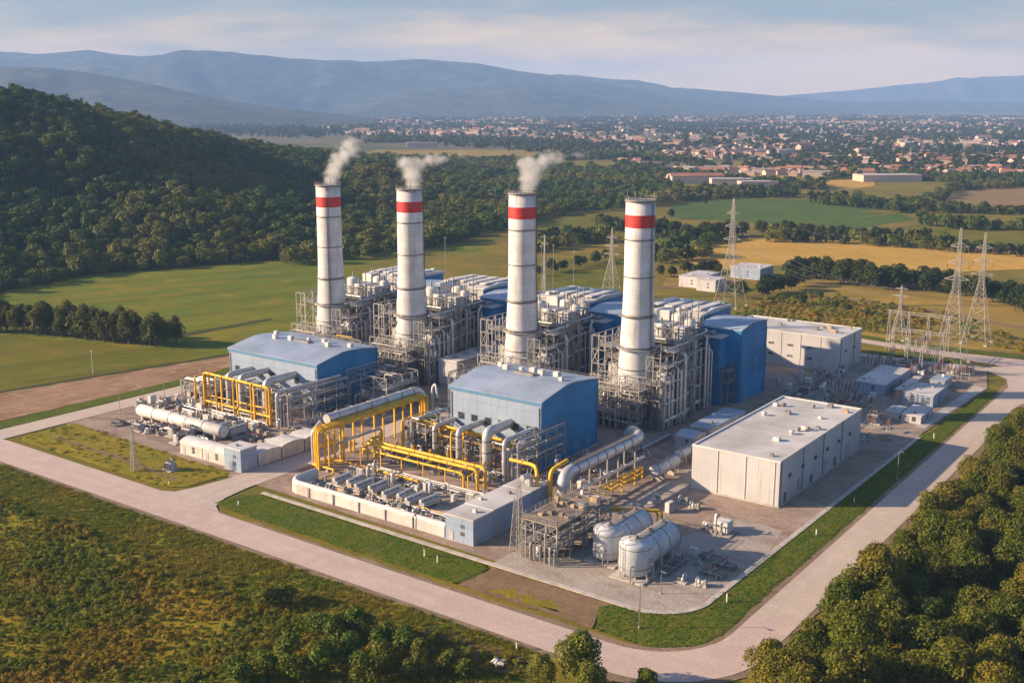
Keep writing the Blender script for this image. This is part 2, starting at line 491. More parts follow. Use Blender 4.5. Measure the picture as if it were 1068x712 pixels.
structure('right_road', [(-72.6, 174), (-64.5, 174), (-64.5, 300), (-66, 345), (-62, 372), (-50, 395), (-73, 396), (-84, 391), (-76, 383), (-73, 372)], .05, 'road_y')
structure('rear_road', [(-50, 395), (-40, 420), (-77, 416), (-110, 413.5), (-150, 420), (-230, 430), (-230, 424), (-150, 413), (-110, 406.5), (-84, 402), (-73, 396)], .058, 'road_x')
structure('link_road', [(-84, 391), (-73, 396), (-78, 402), (-90, 396), (-110, 393), (-140, 393), (-140, 388), (-110, 388)], .062, 'road_y')
structure('verge_island', wobble([(-84, 397), (-92, 395.5), (-112, 394.5), (-128, 399), (-112, 405), (-90, 401.5)], .3, 3, 5), .1, 'lawn')
structure('rear_verge', wobble([(-40, 421), (-77, 417.5), (-110, 415), (-150, 421.5), (-150, 427), (-110, 421), (-60, 428)], .4, 3, 6), .03, 'lawn')
structure('side_road', [(-290.5, 151), (-281.5, 151), (-281.5, 196), (-282.5, 262), (-289.5, 262)], .058, 'road_y')
structure('entrance_road', [(-213, 151.3)] + [(-209.5, 153), (-207.8, 158), (-206.6, 166), (-206.2, 242), (-198.6, 242), (-197.6, 165), (-196.4, 157), (-194, 152.5), (-190, 150.2)], .062, 'road_y')
# pad
structure('yard', [(-281, 170), (-86.5, 164.2), (-82.5, 168), (-81.2, 174), (-80.6, 305), (-78, 366), (-84, 391), (-140, 393), (-230, 400), (-300, 395), (-310, 262), (-282, 262)], .03, 'yard')
structure('tank_apron', [(-124, 163.5), (-95.5, 163)] + arc(-92, 173, 10.2, -90, -8, 8) + [(-81.4, 200), (-84, 214), (-94, 216), (-100, 199), (-112, 199), (-124, 196)], .045, 'yard_pale')
structure('plant_road', [(-150, 246), (-113.5, 246), (-113.5, 222), (-81.6, 222), (-81.6, 228), (-89, 228), (-89, 224), (-90, 224), (-90, 222.5), (-111, 222.5), (-111, 250), (-150, 250)][:0] or
          [(-119.5, 200), (-113.2, 200), (-113.2, 300), (-119.5, 300)], .05, 'yard_pale')
structure('substation_slab', [(-84.2, 309), (-81.2, 309), (-78.4, 366), (-82, 367)], .15, 'concrete')
structure('rear_lane', [(-122, 300.01), (-82, 300.01), (-82, 305), (-116, 305), (-116, 392), (-122, 392)], .056, 'yard_pale')
structure('basin_floor', [(-187, 170), (-141, 170), (-141, 192.5), (-187, 192.5)], .055, 'yard_pale')
# verges (real banks of turf a little above the road) and bare soil
def bank(name, pts, h, mat, seed):
    """low turf bank: outline at the foot, raised inner sheet"""
    pts = wobble(pts, .28, 2.2, seed)
    cx = sum(p[0] for p in pts) / len(pts); cy = sum(p[1] for p in pts) / len(pts)
    n = len(pts); inner = []
    for i, p in enumerate(pts):
        a = pts[i - 1]; b = pts[(i + 1) % n]
        tx, ty = b[0] - a[0], b[1] - a[1]; L = math.hypot(tx, ty) or 1
        inner.append((p[0] - ty / L * .7, p[1] + tx / L * .7))
    mb = MB()
    vs = [(x, y, .02) for x, y in pts] + [(x, y, h) for x, y in inner]
    fs = [(i, (i + 1) % n, n + (i + 1) % n, n + i) for i in range(n)] + [tuple(range(n, 2 * n))]
    mb._add(vs, fs)
    return tag(mb.build(name, mat), kind='structure')

V1 = [(-196, 153.6), (-189, 152.6), (-124.5, 152.2), (-123, 154), (-123, 161.5), (-124.5, 162.6), (-191, 163.6), (-194.8, 161)]
V2 = [(-92.5, 152)] + arc(-86, 164, 12.2, -88, -3, 8) + [(-73.9, 172), (-73.9, 352), (-75, 366), (-77.6, 366.5), (-79.5, 305), (-80.9, 300), (-80.9, 174)] + \
     arc(-91, 173, 10.2, -8, -88, 8) + [(-94.5, 162.2), (-97, 160)]
V3 = [(-279, 155.5), (-276, 154), (-214, 153.8), (-209.6, 157), (-208.6, 169), (-213, 170.2), (-229, 170.3), (-279.5, 172)]
bank('front_verge', V1, .16, 'lawn', 21)
bank('corner_verge', V2, .10, 'lawn', 22)
bank('left_verge', V3, .12, 'meadow', 23)
structure('verge_path', wobble([(-272, 160.6), (-240, 159.8), (-216, 158), (-216, 159.2), (-240, 161.2), (-272, 162)], .3, 2, 4), .13, 'bare_soil')
structure('soil_patch', wobble([(-123, 152.3), (-93, 152.2), (-96.5, 160), (-94.5, 162.3), (-122.8, 162.5)], .4, 2, 9), .07, 'bare_soil')
structure('soil_patch', wobble([(-117, 153.5), (-101, 153.6), (-102, 156), (-116, 156.4)], 1.1, 1.3, 10), .078, 'meadow')
# kerb / footpath round the verge
k = MB()
pk = [(-192, 164.6), (-95, 163.1)] + arc(-91.4, 173.2, 10.2, -90, -5, 10) + [(-80.2, 300)]
for (x0, y0), (x1, y1) in zip(pk[:-1], pk[1:]):
    d = Vector((x1 - x0, y1 - y0, 0)); nrm = Vector((-d.y, d.x, 0)).normalized() * .55
    a = Vector((x0, y0, 0)); b = Vector((x1, y1, 0))
    q = [a - nrm, b - nrm, b + nrm, a + nrm]
    k._add([(p.x, p.y, .0) for p in q] + [(p.x, p.y, .2) for p in q], [(4, 5, 6, 7), (0, 1, 5, 4), (1, 2, 6, 5), (2, 3, 7, 6), (3, 0, 4, 7)])
tag(k.build('kerb', 'concrete'), kind='structure')
# meadow and scrub in front of the road
structure('meadow', wobble([(-420, 139.6), (-96, 139.4), (-88, 132), (-80, 120), (-80, 40), (-420, 40)], .3, 4, 12), .004, 'meadow')
structure('scrub_ground', wobble([(-420, 128), (-262, 129), (-205, 127), (-165, 128), (-130, 131), (-108, 127), (-100, 60), (-420, 60)], 1.5, 5, 13), .03, 'scrub_floor')
structure('soil_patch', wobble([(-118, 136), (-92, 136.5), (-92, 133), (-104, 128.5), (-112, 130)], .7, 2, 14), .045, 'bare_soil')
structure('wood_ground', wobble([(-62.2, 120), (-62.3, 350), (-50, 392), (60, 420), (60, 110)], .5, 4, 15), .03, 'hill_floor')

# ---------------------------------------------------------------- hill
def vnoise(x, y, s, seed):
    """smooth value noise on arrays"""
    x = np.asarray(x) / s; y = np.asarray(y) / s
    xi = np.floor(x).astype(int); yi = np.floor(y).astype(int)
    fx = x - xi; fy = y - yi
    fx = fx * fx * (3 - 2 * fx); fy = fy * fy * (3 - 2 * fy)
    def h(a, b):
        n = (a * 374761393 + b * 668265263 + seed * 982451653) & 0x7fffffff
        n = ((n ^ (n >> 13)) * 1274126177) & 0x7fffffff
        return ((n ^ (n >> 16)) & 0xffff) / 65535.0
    return (h(xi, yi) * (1 - fx) + h(xi + 1, yi) * fx) * (1 - fy) + (h(xi, yi + 1) * (1 - fx) + h(xi + 1, yi + 1) * fx) * fy

def fbm(x, y, s, seed, o=4):
    t = 0; a = .5
    for i in range(o):
        t = t + a * vnoise(x, y, s / 2 ** i, seed + i); a *= .5
    return t

RIDGE = np.array([(-980, 200, 104), (-800, 440, 97), (-800, 620, 62), (-890, 815, 36), (-1013, 1106, 8), (-1080, 1300, 0)], float)
EDGE = np.array([(-560, 60), (-500, 272), (-520, 338), (-492, 410), (-476, 460), (-500, 540), (-620, 800), (-860, 1180), (-1000, 1350)], float)

def hill_h(x, y):
    """terrain height: rises from the wood's edge to the ridge"""
    x = np.asarray(x, float); y = np.asarray(y, float)
    xe = np.interp(y, EDGE[:, 1], EDGE[:, 0]); xr = np.interp(y, RIDGE[:, 1], RIDGE[:, 0]); hr = np.interp(y, RIDGE[:, 1], RIDGE[:, 2])
    t = np.clip((xe - x) / np.maximum(xe - xr, 40), 0, 1.6)
    prof = np.where(t < 1, t * t * (3 - 2 * t) * .45 + t * .55, 1 - (t - 1) * .5)
    h = hr * prof
    h = h + (fbm(x, y, 210, 3) - .47) * 60 * np.clip(t * 2, 0, 1) * np.clip((1.05 - t) * 1.8, .18, 1) * np.clip(hr / 50, 0, 1)
    return np.where(t <= 0, -1.5, h)

nx, ny = 90, 100
X, Y = np.meshgrid(np.linspace(-1400, -440, nx), np.linspace(60, 1400, ny))
Z = hill_h(X, Y)
mb = MB()
mb.v = [tuple(p) for p in np.stack([X.ravel(), Y.ravel(), Z.ravel()], 1).tolist()]
mb.f = [(j * nx + i, j * nx + i + 1, (j + 1) * nx + i + 1, (j + 1) * nx + i) for j in range(ny - 1) for i in range(nx - 1)]
mb.sm = [True] * len(mb.f)
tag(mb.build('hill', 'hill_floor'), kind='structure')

# ---------------------------------------------------------------- far mountains: real ranges, crest line set by bearing
earth('mountain_wood', ((.028, .042, .042), (.055, .066, .055), (.15, .135, .095)), .0020, .006, bump=0)
def mountain(name, crest, dist, depth, seed, rough=.10, mat='mountain_wood', n=260, m=28):
    px = np.linspace(crest[0][0], crest[-1][0], n)
    cy = np.interp(px, [c[0] for c in crest], [c[1] for c in crest])
    ang = YAW - np.arctan((px - CX) / math.hypot(F_PX, CY - 105))
    hh = CAM_H + (105 - cy) / math.hypot(F_PX, CY - 105) * dist * np.cos(np.arctan((px - CX) / 1179.0)) / np.cos(np.arctan((px - CX) / 1179.0)) ** 2
    hh = CAM_H + (105 - cy) / 1179.0 * dist
    vs = []
    for j in range(m):
        u = j / (m - 1)                       # 0 front foot, .55 crest, 1 back foot
        d = dist + (u - .55) * depth
        d = d / np.cos(np.arctan((px - CX) / 1179.0))
        s = u / .55 if u < .55 else (1 - u) / .45
        x = -np.sin(ang) * d; y = np.cos(ang) * d
        fold = (fbm(x, y, depth * .35, seed, 5) - .47)
        sp = s ** 1.25
        h = hh * sp + fold * hh * 2.0 * (sp * (1 - sp) * 3 + rough * .35 * s)
        h = np.where(s <= 0, -5, h)
        vs.append(np.stack([x, y, h], 1))
    V = np.concatenate(vs)
    mb = MB(); mb.v = [tuple(p) for p in V.tolist()]
    mb.f = [(j * n + i, j * n + i + 1, (j + 1) * n + i + 1, (j + 1) * n + i) for j in range(m - 1) for i in range(n - 1)]
    mb.sm = [True] * len(mb.f)
    return tag(mb.build(name, mat), kind='structure')

mountain('mountain', [(-260, 60), (-120, 66), (0, 69), (50, 71), (95, 76), (140, 84), (185, 93), (230, 103), (290, 112), (340, 117.5), (390, 122), (450, 126)], 5200, 2600, 31)
mountain('mountain', [(-300, 56), (-100, 58), (0, 53), (45, 55), (95, 51), (125, 56), (160, 59), (200, 57), (225, 58), (270, 63), (310, 66), (340, 67), (400, 65), (435, 62.5), (465, 64), (500, 66), (540, 74), (580, 80), (620, 87), (680, 97), (740, 106), (800, 111.5), (860, 116), (920, 119)], 8200, 3600, 32)
mountain('mountain', [(480, 92), (540, 80), (600, 79), (650, 84), (700, 93), (745, 95), (790, 98), (850, 104), (900, 107), (960, 104), (1010, 106), (1068, 107), (1200, 104)], 9600, 2600, 33)
mountain('mountain', [(600, 112), (700, 107), (800, 101), (850, 97), (900, 93), (950, 87), (1000, 84), (1068, 77), (1150, 74), (1300, 78)], 12400, 1600, 34)
# ---------------------------------------------------------------- foliage meshes
def leaf_cloud(lobes, n, size, seed, droop=.2, fill=.25):
    """n leaf-sized bent faces spread over the shells of several lobes -> (verts, faces)"""
    rg = np.random.default_rng(seed)
    L = np.array(lobes, float)                    # cx cy cz rx ry rz
    w = (L[:, 3] * L[:, 4] + L[:, 3] * L[:, 5]); w /= w.sum()
    k = rg.choice(len(L), n, p=w)
    d = rg.normal(size=(n, 3)); d /= np.linalg.norm(d, axis=1)[:, None]
    d[:, 2] = np.where(d[:, 2] < -.45, -d[:, 2], d[:, 2])
    rad = np.where(rg.random(n) < fill, rg.random(n) ** .5, 1.0 + rg.normal(0, .10, n))
    c = L[k, :3] + d * L[k, 3:] * rad[:, None]
    nrm = d + rg.normal(0, .55, (n, 3)); nrm[:, 2] += .25
    nrm /= np.linalg.norm(nrm, axis=1)[:, None]
    ref = rg.normal(size=(n, 3)); u = np.cross(nrm, ref); u /= np.linalg.norm(u, axis=1)[:, None]
    v = np.cross(nrm, u)
    s = size * rg.uniform(.6, 1.35, n)[:, None]
    p0 = c - u * s * .5 - v * s * .25; p1 = c + u * s * .1 - v * s * .5 - nrm * s * .12
    p2 = c + u * s * .55 + v * s * .1; p3 = c - u * s * .05 + v * s * .5 - nrm * s * .12
    V = np.stack([p0, p1, p2, p3], 1).reshape(-1, 3)
    Fc = np.arange(n * 4).reshape(n, 4)
    return V, Fc

def np_mesh(name, V, Fq, mat):
    me = bpy.data.meshes.new(name)
    nv = len(V); nf = len(Fq); w = Fq.shape[1]
    me.vertices.add(nv); me.vertices.foreach_set('co', V.astype(np.float32).ravel())
    me.loops.add(nf * w); me.loops.foreach_set('vertex_index', Fq.astype(np.int32).ravel())
    me.polygons.add(nf); me.polygons.foreach_set('loop_start', np.arange(0, nf * w, w, dtype=np.int32))
    me.update(calc_edges=True)
    me.materials.append(MATS[mat])
    return me

def crown_lobes(h, r, base, n, seed, slim=1.0):
    rg = random.Random(seed)
    L = []
    for i in range(n):
        t = (i + .5) / n
        z = base + (h - base) * (.22 + .62 * t)
        prof = math.sin(math.pi * (.2 + .68 * t)) ** .8
        a = i * 2.4 + rg.uniform(-.5, .5)
        off = r * prof * rg.uniform(.35, .68)
        q = r * rg.uniform(.34, .62) * min(1, (9 / n) ** .45) * (.75 + .35 * prof)
        L.append((math.cos(a) * off, math.sin(a) * off, z, q * slim, q * slim, q * rg.uniform(.75, 1.0)))
    L.append((0, 0, base + (h - base) * .55, r * .55, r * .55, (h - base) * .42))
    L.append((rg.uniform(-.2, .2) * r, rg.uniform(-.2, .2) * r, h - r * .42, r * .4, r * .4, r * .42))
    return L

CROWN = {}
def crown_mesh(key, h, r, base, lobes, n, size, seed, mat, slim=1.0, fill=.25):
    V, Fq = leaf_cloud(crown_lobes(h, r, base, lobes, seed, slim), n, size, seed, fill=fill)
    CROWN[key] = np_mesh(key, V, Fq, mat)
    return CROWN[key]

def trunk_mesh(key, h, base, r, seed):
    rg = random.Random(seed)
    mb = MB()
    top = h * .75
    path = [(0, 0, -.3)] + [(rg.uniform(-.2, .2), rg.uniform(-.2, .2), top * t) for t in (.25, .5, .75, 1)]
    mb.tube(path, r, 6, radii=[r * 1.3, r, r * .8, r * .5, r * .15])
    for i in range(5):
        z = base + (top - base) * (i / 5.5)
        a = i * 2.3 + rg.random(); l = (h - base) * .3
        mb.tube([(0, 0, z), (math.cos(a) * l * .5, math.sin(a) * l * .5, z + l * .35), (math.cos(a) * l, math.sin(a) * l, z + l * .8)], r * .35, 5, radii=[r * .4, r * .25, r * .06])
    o = mb.build('trunk', 'bark')
    me = o.data; bpy.data.objects.remove(o)
    return me

TREE = {}
def tree_kind(key, h, r, base, lobes, n, size, seed, mat, slim=1.0):
    TREE[key] = (crown_mesh('crown_' + key, h, r, base, lobes, n, size, seed, mat, slim), trunk_mesh('trunk_' + key, h, base, h * .022, seed))

for i in range(5):
    tree_kind('right%d' % i, 8.6 + .5 * (i % 3), 4.1 + .3 * (i % 2), 1.2, 13 + i % 4, 4800, .36, 100 + i, 'leaf_right')
for i in range(3):
    tree_kind('poplar%d' % i, 11.5 + i * .7, 4.3, .2, 11, 2600, .52, 120 + i, 'leaf_poplar', .95)
for i in range(4):
    tree_kind('wood%d' % i, 9.5 + .5 * i, 4.4, .6, 8, 950, .85, 140 + i, 'leaf_wood')
for i in range(3):
    tree_kind('bush%d' % i, 3.0 + .4 * i, 1.9, .1, 6, 1100, .30, 160 + i, 'leaf_bush')
for i in range(2):
    tree_kind('front%d' % i, 9.0, 3.6, 1.0, 9, 5200, .36, 180 + i, 'leaf_front')

def tree(name, key, x, y, s, label, group, z=0., cat='tree', squash=1.0):
    o = bpy.data.objects.new(name, None); COL.objects.link(o)
    o.location = (x, y, z); o.rotation_euler = (0, 0, random.uniform(0, 6.28)); o.scale = (s, s, s * squash)
    tag(o, label, cat, group)
    for nm, me in (('crown', TREE[key][0]), ('trunk', TREE[key][1])):
        c = bpy.data.objects.new(nm, me); COL.objects.link(c); c.parent = o
    return o

def spread(poly, gap, seed, tries=30000, limit=9999, dens=None):
    """points in a polygon no closer than gap (dart throwing on a grid)"""
    rg = random.Random(seed)
    xs = [p[0] for p in poly]; ys = [p[1] for p in poly]
    x0, x1, y0, y1 = min(xs), max(xs), min(ys), max(ys)
    grid = {}; out = []
    for _ in range(tries):
        x = rg.uniform(x0, x1); y = rg.uniform(y0, y1)
        if not inside((x, y), poly): continue
        if dens and rg.random() > dens(x, y): continue
        cx, cy = int(x / gap), int(y / gap)
        if any((x - a) ** 2 + (y - b) ** 2 < gap * gap for i in (-1, 0, 1) for j in (-1, 0, 1) for a, b in grid.get((cx + i, cy + j), ())): continue
        grid.setdefault((cx, cy), []).append((x, y)); out.append((x, y))
        if len(out) >= limit: break
    return out

def stuff_points(name, pts, scales, keys, squash=.25):
    """uncountable growth: a point cloud whose geometry nodes set a leaf crown on each point"""
    n = len(pts)
    me = bpy.data.meshes.new(name)
    me.vertices.add(n); me.vertices.foreach_set('co', np.asarray(pts, np.float32).ravel())
    sc = me.attributes.new('size', 'FLOAT', 'POINT'); sc.data.foreach_set('value', np.asarray(scales, np.float32))
    o = bpy.data.objects.new(name, me); COL.objects.link(o)
    tr = bpy.data.node_groups.new(name, 'GeometryNodeTree')
    tr.interface.new_socket('Geometry', in_out='INPUT', socket_type='NodeSocketGeometry')
    tr.interface.new_socket('Geometry', in_out='OUTPUT', socket_type='NodeSocketGeometry')
    t = NT(tr)
    gi = t.n('NodeGroupInput'); go = t.n('NodeGroupOutput')
    join = t.n('GeometryNodeJoinGeometry')
    for kx in keys:
        src = SRC[kx]
        oi = t.n('GeometryNodeObjectInfo'); oi.inputs['Object'].default_value = src
        oi.transform_space = 'ORIGINAL'
        gti = t.n('GeometryNodeGeometryToInstance'); t.l(oi.outputs['Geometry'], gti.inputs[0])
        t.l(gti.outputs[0], join.inputs[0])
    iop = t.n('GeometryNodeInstanceOnPoints')
    t.l(gi.outputs[0], iop.inputs['Points']); t.l(join.outputs[0], iop.inputs['Instance'])
    iop.inputs['Pick Instance'].default_value = True
    ri = t.n('FunctionNodeRandomValue', data_type='INT'); ri.inputs['Min'].default_value = 0; ri.inputs['Max'].default_value = len(keys) - 1
    for s_ in ri.inputs:
        if s_.name == 'Min' and s_.type == 'INT': s_.default_value = 0
        if s_.name == 'Max' and s_.type == 'INT': s_.default_value = len(keys) - 1
    t.l([q for q in ri.outputs if q.type == 'INT'][0], iop.inputs['Instance Index'])
    rr = t.n('FunctionNodeRandomValue', data_type='FLOAT_VECTOR')
    vin = [q for q in rr.inputs if q.type == 'VECTOR']
    vin[0].default_value = (-.06, -.06, 0); vin[1].default_value = (.06, .06, 6.283)
    t.l([q for q in rr.outputs if q.type == 'VECTOR'][0], iop.inputs['Rotation'])
    na = t.n('GeometryNodeInputNamedAttribute', data_type='FLOAT'); na.inputs['Name'].default_value = 'size'
    rs = t.n('FunctionNodeRandomValue', data_type='FLOAT_VECTOR')
    vin = [q for q in rs.inputs if q.type == 'VECTOR']
    vin[0].default_value = (1 - squash, 1 - squash, 1 - squash); vin[1].default_value = (1 + squash, 1 + squash, 1 + squash)
    rs.inputs['Seed'].default_value = 7
    mul = t.n('ShaderNodeVectorMath', operation='SCALE')
    t.l([q for q in rs.outputs if q.type == 'VECTOR'][0], mul.inputs[0])
    t.l([q for q in na.outputs if q.type == 'VALUE'][0], mul.inputs['Scale'])
    t.l(mul.outputs[0], iop.inputs['Scale'])
    t.l(iop.outputs[0], go.inputs[0])
    md = o.modifiers.new('grow', 'NODES'); md.node_group = tr
    return tag(o, kind='stuff')

# ---------------------------------------------------------------- trees one can tell apart
SRC = {}
# wood to the right of the right road
RW = [(-60.2, 151), (-60.0, 158), (-60.5, 200), (-60.4, 250), (-60.2, 352), (-52, 352), (-33, 300), (-24, 260), (-14, 200), (-14, 150), (-30, 136), (-57, 138)]
pts = spread(RW, 4.2, 3, 9000, 140)
for i, (x, y) in enumerate(pts):
    edge = x < -57.5
    s = random.uniform(.6, .9) if edge else random.uniform(.82, 1.2)
    tree('broadleaf_tree', 'right%d' % (i % 5), x, y, s,
         'small leafy tree at the edge of the dense wood, along the right hand road' if edge else 'leafy green broadleaf tree in the dense wood on the right of the road',
         'trees at the edge of the roadside wood' if edge else 'trees of the roadside wood', squash=random.uniform(.82, 1.22))
# foreground trees at the bottom edge
tree('broadleaf_tree', 'front0', -84.5, 134.2, 1.02, 'bright green tall tree standing before the front road at the bottom edge', None)
tree('broadleaf_tree', 'front1', -80.6, 131.6, .72, 'darker green rounded tree beside the taller tree before the front road', None)
tree('broadleaf_tree', 'front1', -74.8, 138.3, .50, 'small narrow young tree alone before the road bend at the bottom edge', None)
tree('broadleaf_tree', 'front0', -89.0, 130.5, .62, 'low leafy tree left of the tall tree before the front road', None)
# belt of trees in the green field
belt = [((-428, 224), (-384, 241), 22, 3.4), ((-379, 241.5), (-343, 250), 22, 4.2)]
nb = 0
for (a, b, n, wd) in belt:
    for i in range(n):
        t = min(1, max(0, (i + random.uniform(-1.2, 1.2)) / (n - 1)))
        x = a[0] + (b[0] - a[0]) * t + random.uniform(-.6, .6); y = a[1] + (b[1] - a[1]) * t + random.uniform(-wd, wd) + 2
        tree('poplar_tree', 'poplar%d' % (nb % 3), x, y, random.uniform(.78, 1.08),
             'tall dark green tree in the left clump of the field tree belt' if a[0] < -400 else 'tall dark green tree in the right clump of the field tree belt',
             'trees of the left field clump' if a[0] < -400 else 'trees of the right field clump')
        nb += 1
# hedgerow lines: (pixel foot points), number, spread in depth, size, label, group
ROWS = [
    ([(832, 288), (868, 293), (900, 297), (940, 302)], 44, 9, (.75, 1.12), 'dark tree in the thick hedge row below the golden field', 'trees of the hedge row below the golden field'),
    ([(950, 301), (985, 303), (1030, 314), (1085, 330)], 26, 10, (.75, 1.15), 'dark tree in the hedge row behind the two right hand pylons', 'trees of the hedge row behind the pylons'),
    ([(700, 252), (735, 250), (765, 247), (800, 243)], 26, 9, (.6, 1.1), 'dark tree in the hedge behind the lone lattice pylon', 'trees of the hedge behind the lone pylon'),
    ([(808, 242), (860, 247), (905, 250), (945, 252)], 26, 5, (.55, .85), 'dark tree in the long thin hedge above the golden field', 'trees of the thin hedge above the golden field'),
    ([(690, 288), (715, 287), (745, 283), (750, 286)], 12, 6, (.45, .8), 'small tree behind the two white sheds in the fields', 'trees behind the white field sheds'),
    ([(785, 310), (805, 306), (822, 303), (835, 297)], 13, 8, (.6, .95), 'bushy tree beside the white sheds in the fields', 'trees beside the white field sheds'),
    ([(560, 288), (590, 282), (615, 276), (640, 268)], 12, 7, (.4, .75), 'tree in the hedge between the two middle chimneys', 'trees of the hedge between the middle chimneys'),
    ([(622, 238), (650, 240), (690, 244), (705, 246)], 20, 14, (.6, 1.0), 'dark tree in the copse beyond the rightmost chimney', 'trees of the copse beyond the chimney'),
]
for line, n, dep, (s0, s1), lab, grp in ROWS:
    P = poly_px(line)
    for i in range(n):
        t = (i + random.random()) / n * (len(P) - 1); k_ = min(int(t), len(P) - 2); f = t - k_
        x = P[k_][0] * (1 - f) + P[k_ + 1][0] * f + random.uniform(-dep, dep) * .4; y = P[k_][1] * (1 - f) + P[k_ + 1][1] * f + random.uniform(-dep, dep)
        tree('hedge_tree', 'wood%d' % (i % 4), x, y, random.uniform(s0, s1), lab, grp)
# lone small trees dotted over the fields
for px, py, s in [(838, 318, .34), (872, 322, .3), (884, 325, .28), (856, 312, .3), (905, 330, .26), (940, 342, .3), (700, 228, .6), (735, 214, .5)]:
    x, y = g(px, py)
    tree('hedge_tree', 'wood%d' % random.randrange(4), x, y, s * 1.2, 'small round tree alone in the dry field behind the white warehouses' if py > 300 else 'lone dark tree in the far green field',
         'lone trees of the dry field' if py > 300 else 'lone trees of the far green field')
# bushes before the front road that stand out from the scrub
BU = [(284, 633, 1.15), (300, 628, .95), (270, 630, .7), (330, 660, 1.1), (352, 668, 1.2), (374, 664, 1.35), (398, 676, 1.2), (420, 680, 1.1), (440, 690, 1.0), (365, 690, 1.3), (340, 700, 1.35),
      (300, 690, 1.2), (310, 710, 1.3), (280, 705, 1.1), (400, 702, 1.2), (430, 708, 1.1), (465, 700, .9), (485, 706, .8), (250, 715, 1.3), (380, 715, 1.3), (455, 672, .6), (490, 685, .55)]
for i, (px, py, s) in enumerate(BU):
    x, y = g(px, py)
    tree('bush', 'bush%d' % (i % 3), x, y, s * 1.1, 'dark green rounded bush standing out alone in the scrub' if i < 3 else 'tall green bush in the thicket along the bottom edge',
         'dark bushes alone in the scrub' if i < 3 else 'bushes of the thicket at the bottom edge', cat='bush')

# ---------------------------------------------------------------- growth nobody could count
# crowns for masses; the point clouds instance these meshes
def src(key, me):
    """mesh source for a mass: the mass object itself carries the mesh, nothing extra stands in the scene"""
    o = bpy.data.objects.new(key, me); SRC[key] = o
    return o
for i in range(4):
    src('hill%d' % i, crown_mesh('mass_hill%d' % i, 8.6 + .6 * i, 5.4, -.5, 8, 420, 1.25, 300 + i, 'leaf_hill', fill=.12))
for i in range(3):
    src('far%d' % i, crown_mesh('mass_far%d' % i, 8 + i, 5.2, -.5, 5, 110, 2.6, 320 + i, 'leaf_wood', fill=.1))
for i in range(4):
    src('scrub%d' % i, crown_mesh('mass_scrub%d' % i, 1.0 + .16 * i, 1.0, -.15, 5, 240, .24, 340 + i, 'leaf_scrub', fill=.2))

def tuft_mesh(key, n, h, r, seed, mat):
    rg = np.random.default_rng(seed)
    a = rg.random(n) * 6.283; rr = r * np.sqrt(rg.random(n))
    bx = np.cos(a) * rr; by = np.sin(a) * rr
    la = rg.random(n) * 6.283; lean = rg.random(n) * h * .6; hh = h * rg.uniform(.5, 1.2, n); w = .05 + .03 * rg.random(n)
    px = np.cos(la + 1.57) * w; py = np.sin(la + 1.57) * w
    tx = bx + np.cos(la) * lean; ty = by + np.sin(la) * lean
    V = np.stack([np.stack([bx - px, by - py, 0 * hh - .03], 1), np.stack([bx + px, by + py, 0 * hh - .03], 1), np.stack([tx, ty, hh], 1)], 1).reshape(-1, 3)
    src(key, np_mesh(key, V, np.arange(n * 3).reshape(n, 3), mat))
for i in range(3):
    tuft_mesh('tuft%d' % i, 60, .26, .55, 360 + i, 'blade'); tuft_mesh('dry%d' % i, 70, .42, .7, 380 + i, 'blade_dry')

# hill wood
HW = [(-1180, 70), (-505, 70), (-503, 272), (-521, 338), (-494, 410), (-478, 458), (-470, 480), (-440, 560), (-700, 900), (-950, 1300), (-1180, 1300)]
pts = spread(HW, 6.2, 9, 90000, 10500)
pts = [(x, y) for x, y in pts if True]
zz = np.maximum(hill_h([p[0] for p in pts], [p[1] for p in pts]), -.1)
sc = RNG.uniform(.5, 1.05, len(pts)) * (.8 + .4 * fbm([p[0] for p in pts], [p[1] for p in pts], 90, 5))
o = stuff_points('hill_forest', np.array([(p[0], p[1], z - .3) for p, z in zip(pts, zz)]), sc, ['hill0', 'hill1', 'hill2', 'hill3'])
tag(o, 'dense dark green forest covering the hill on the left', 'forest')
# wood on the plain behind the chimneys
MW = poly_px([(300, 278), (375, 270), (430, 264), (452, 258), (470, 250), (520, 243), (535, 236), (600, 222), (640, 219), (700, 212), (712, 200), (690, 190), (640, 180), (560, 172), (470, 167), (400, 166), (330, 158), (250, 160)])
pts = spread(MW, 8.4, 10, 60000, 6500, lambda x, y: 1 if fbm(x, y, 130, 8) > .36 else .05)
o = stuff_points('plain_forest', np.array([(x, y, -.3) for x, y in pts]), RNG.uniform(.6, 1.15, len(pts)) * (.75 + .5 * fbm([p[0] for p in pts], [p[1] for p in pts], 120, 6)), ['hill0', 'hill1', 'hill2', 'hill3'])
tag(o, 'dark woodland on the plain behind the chimneys', 'forest')
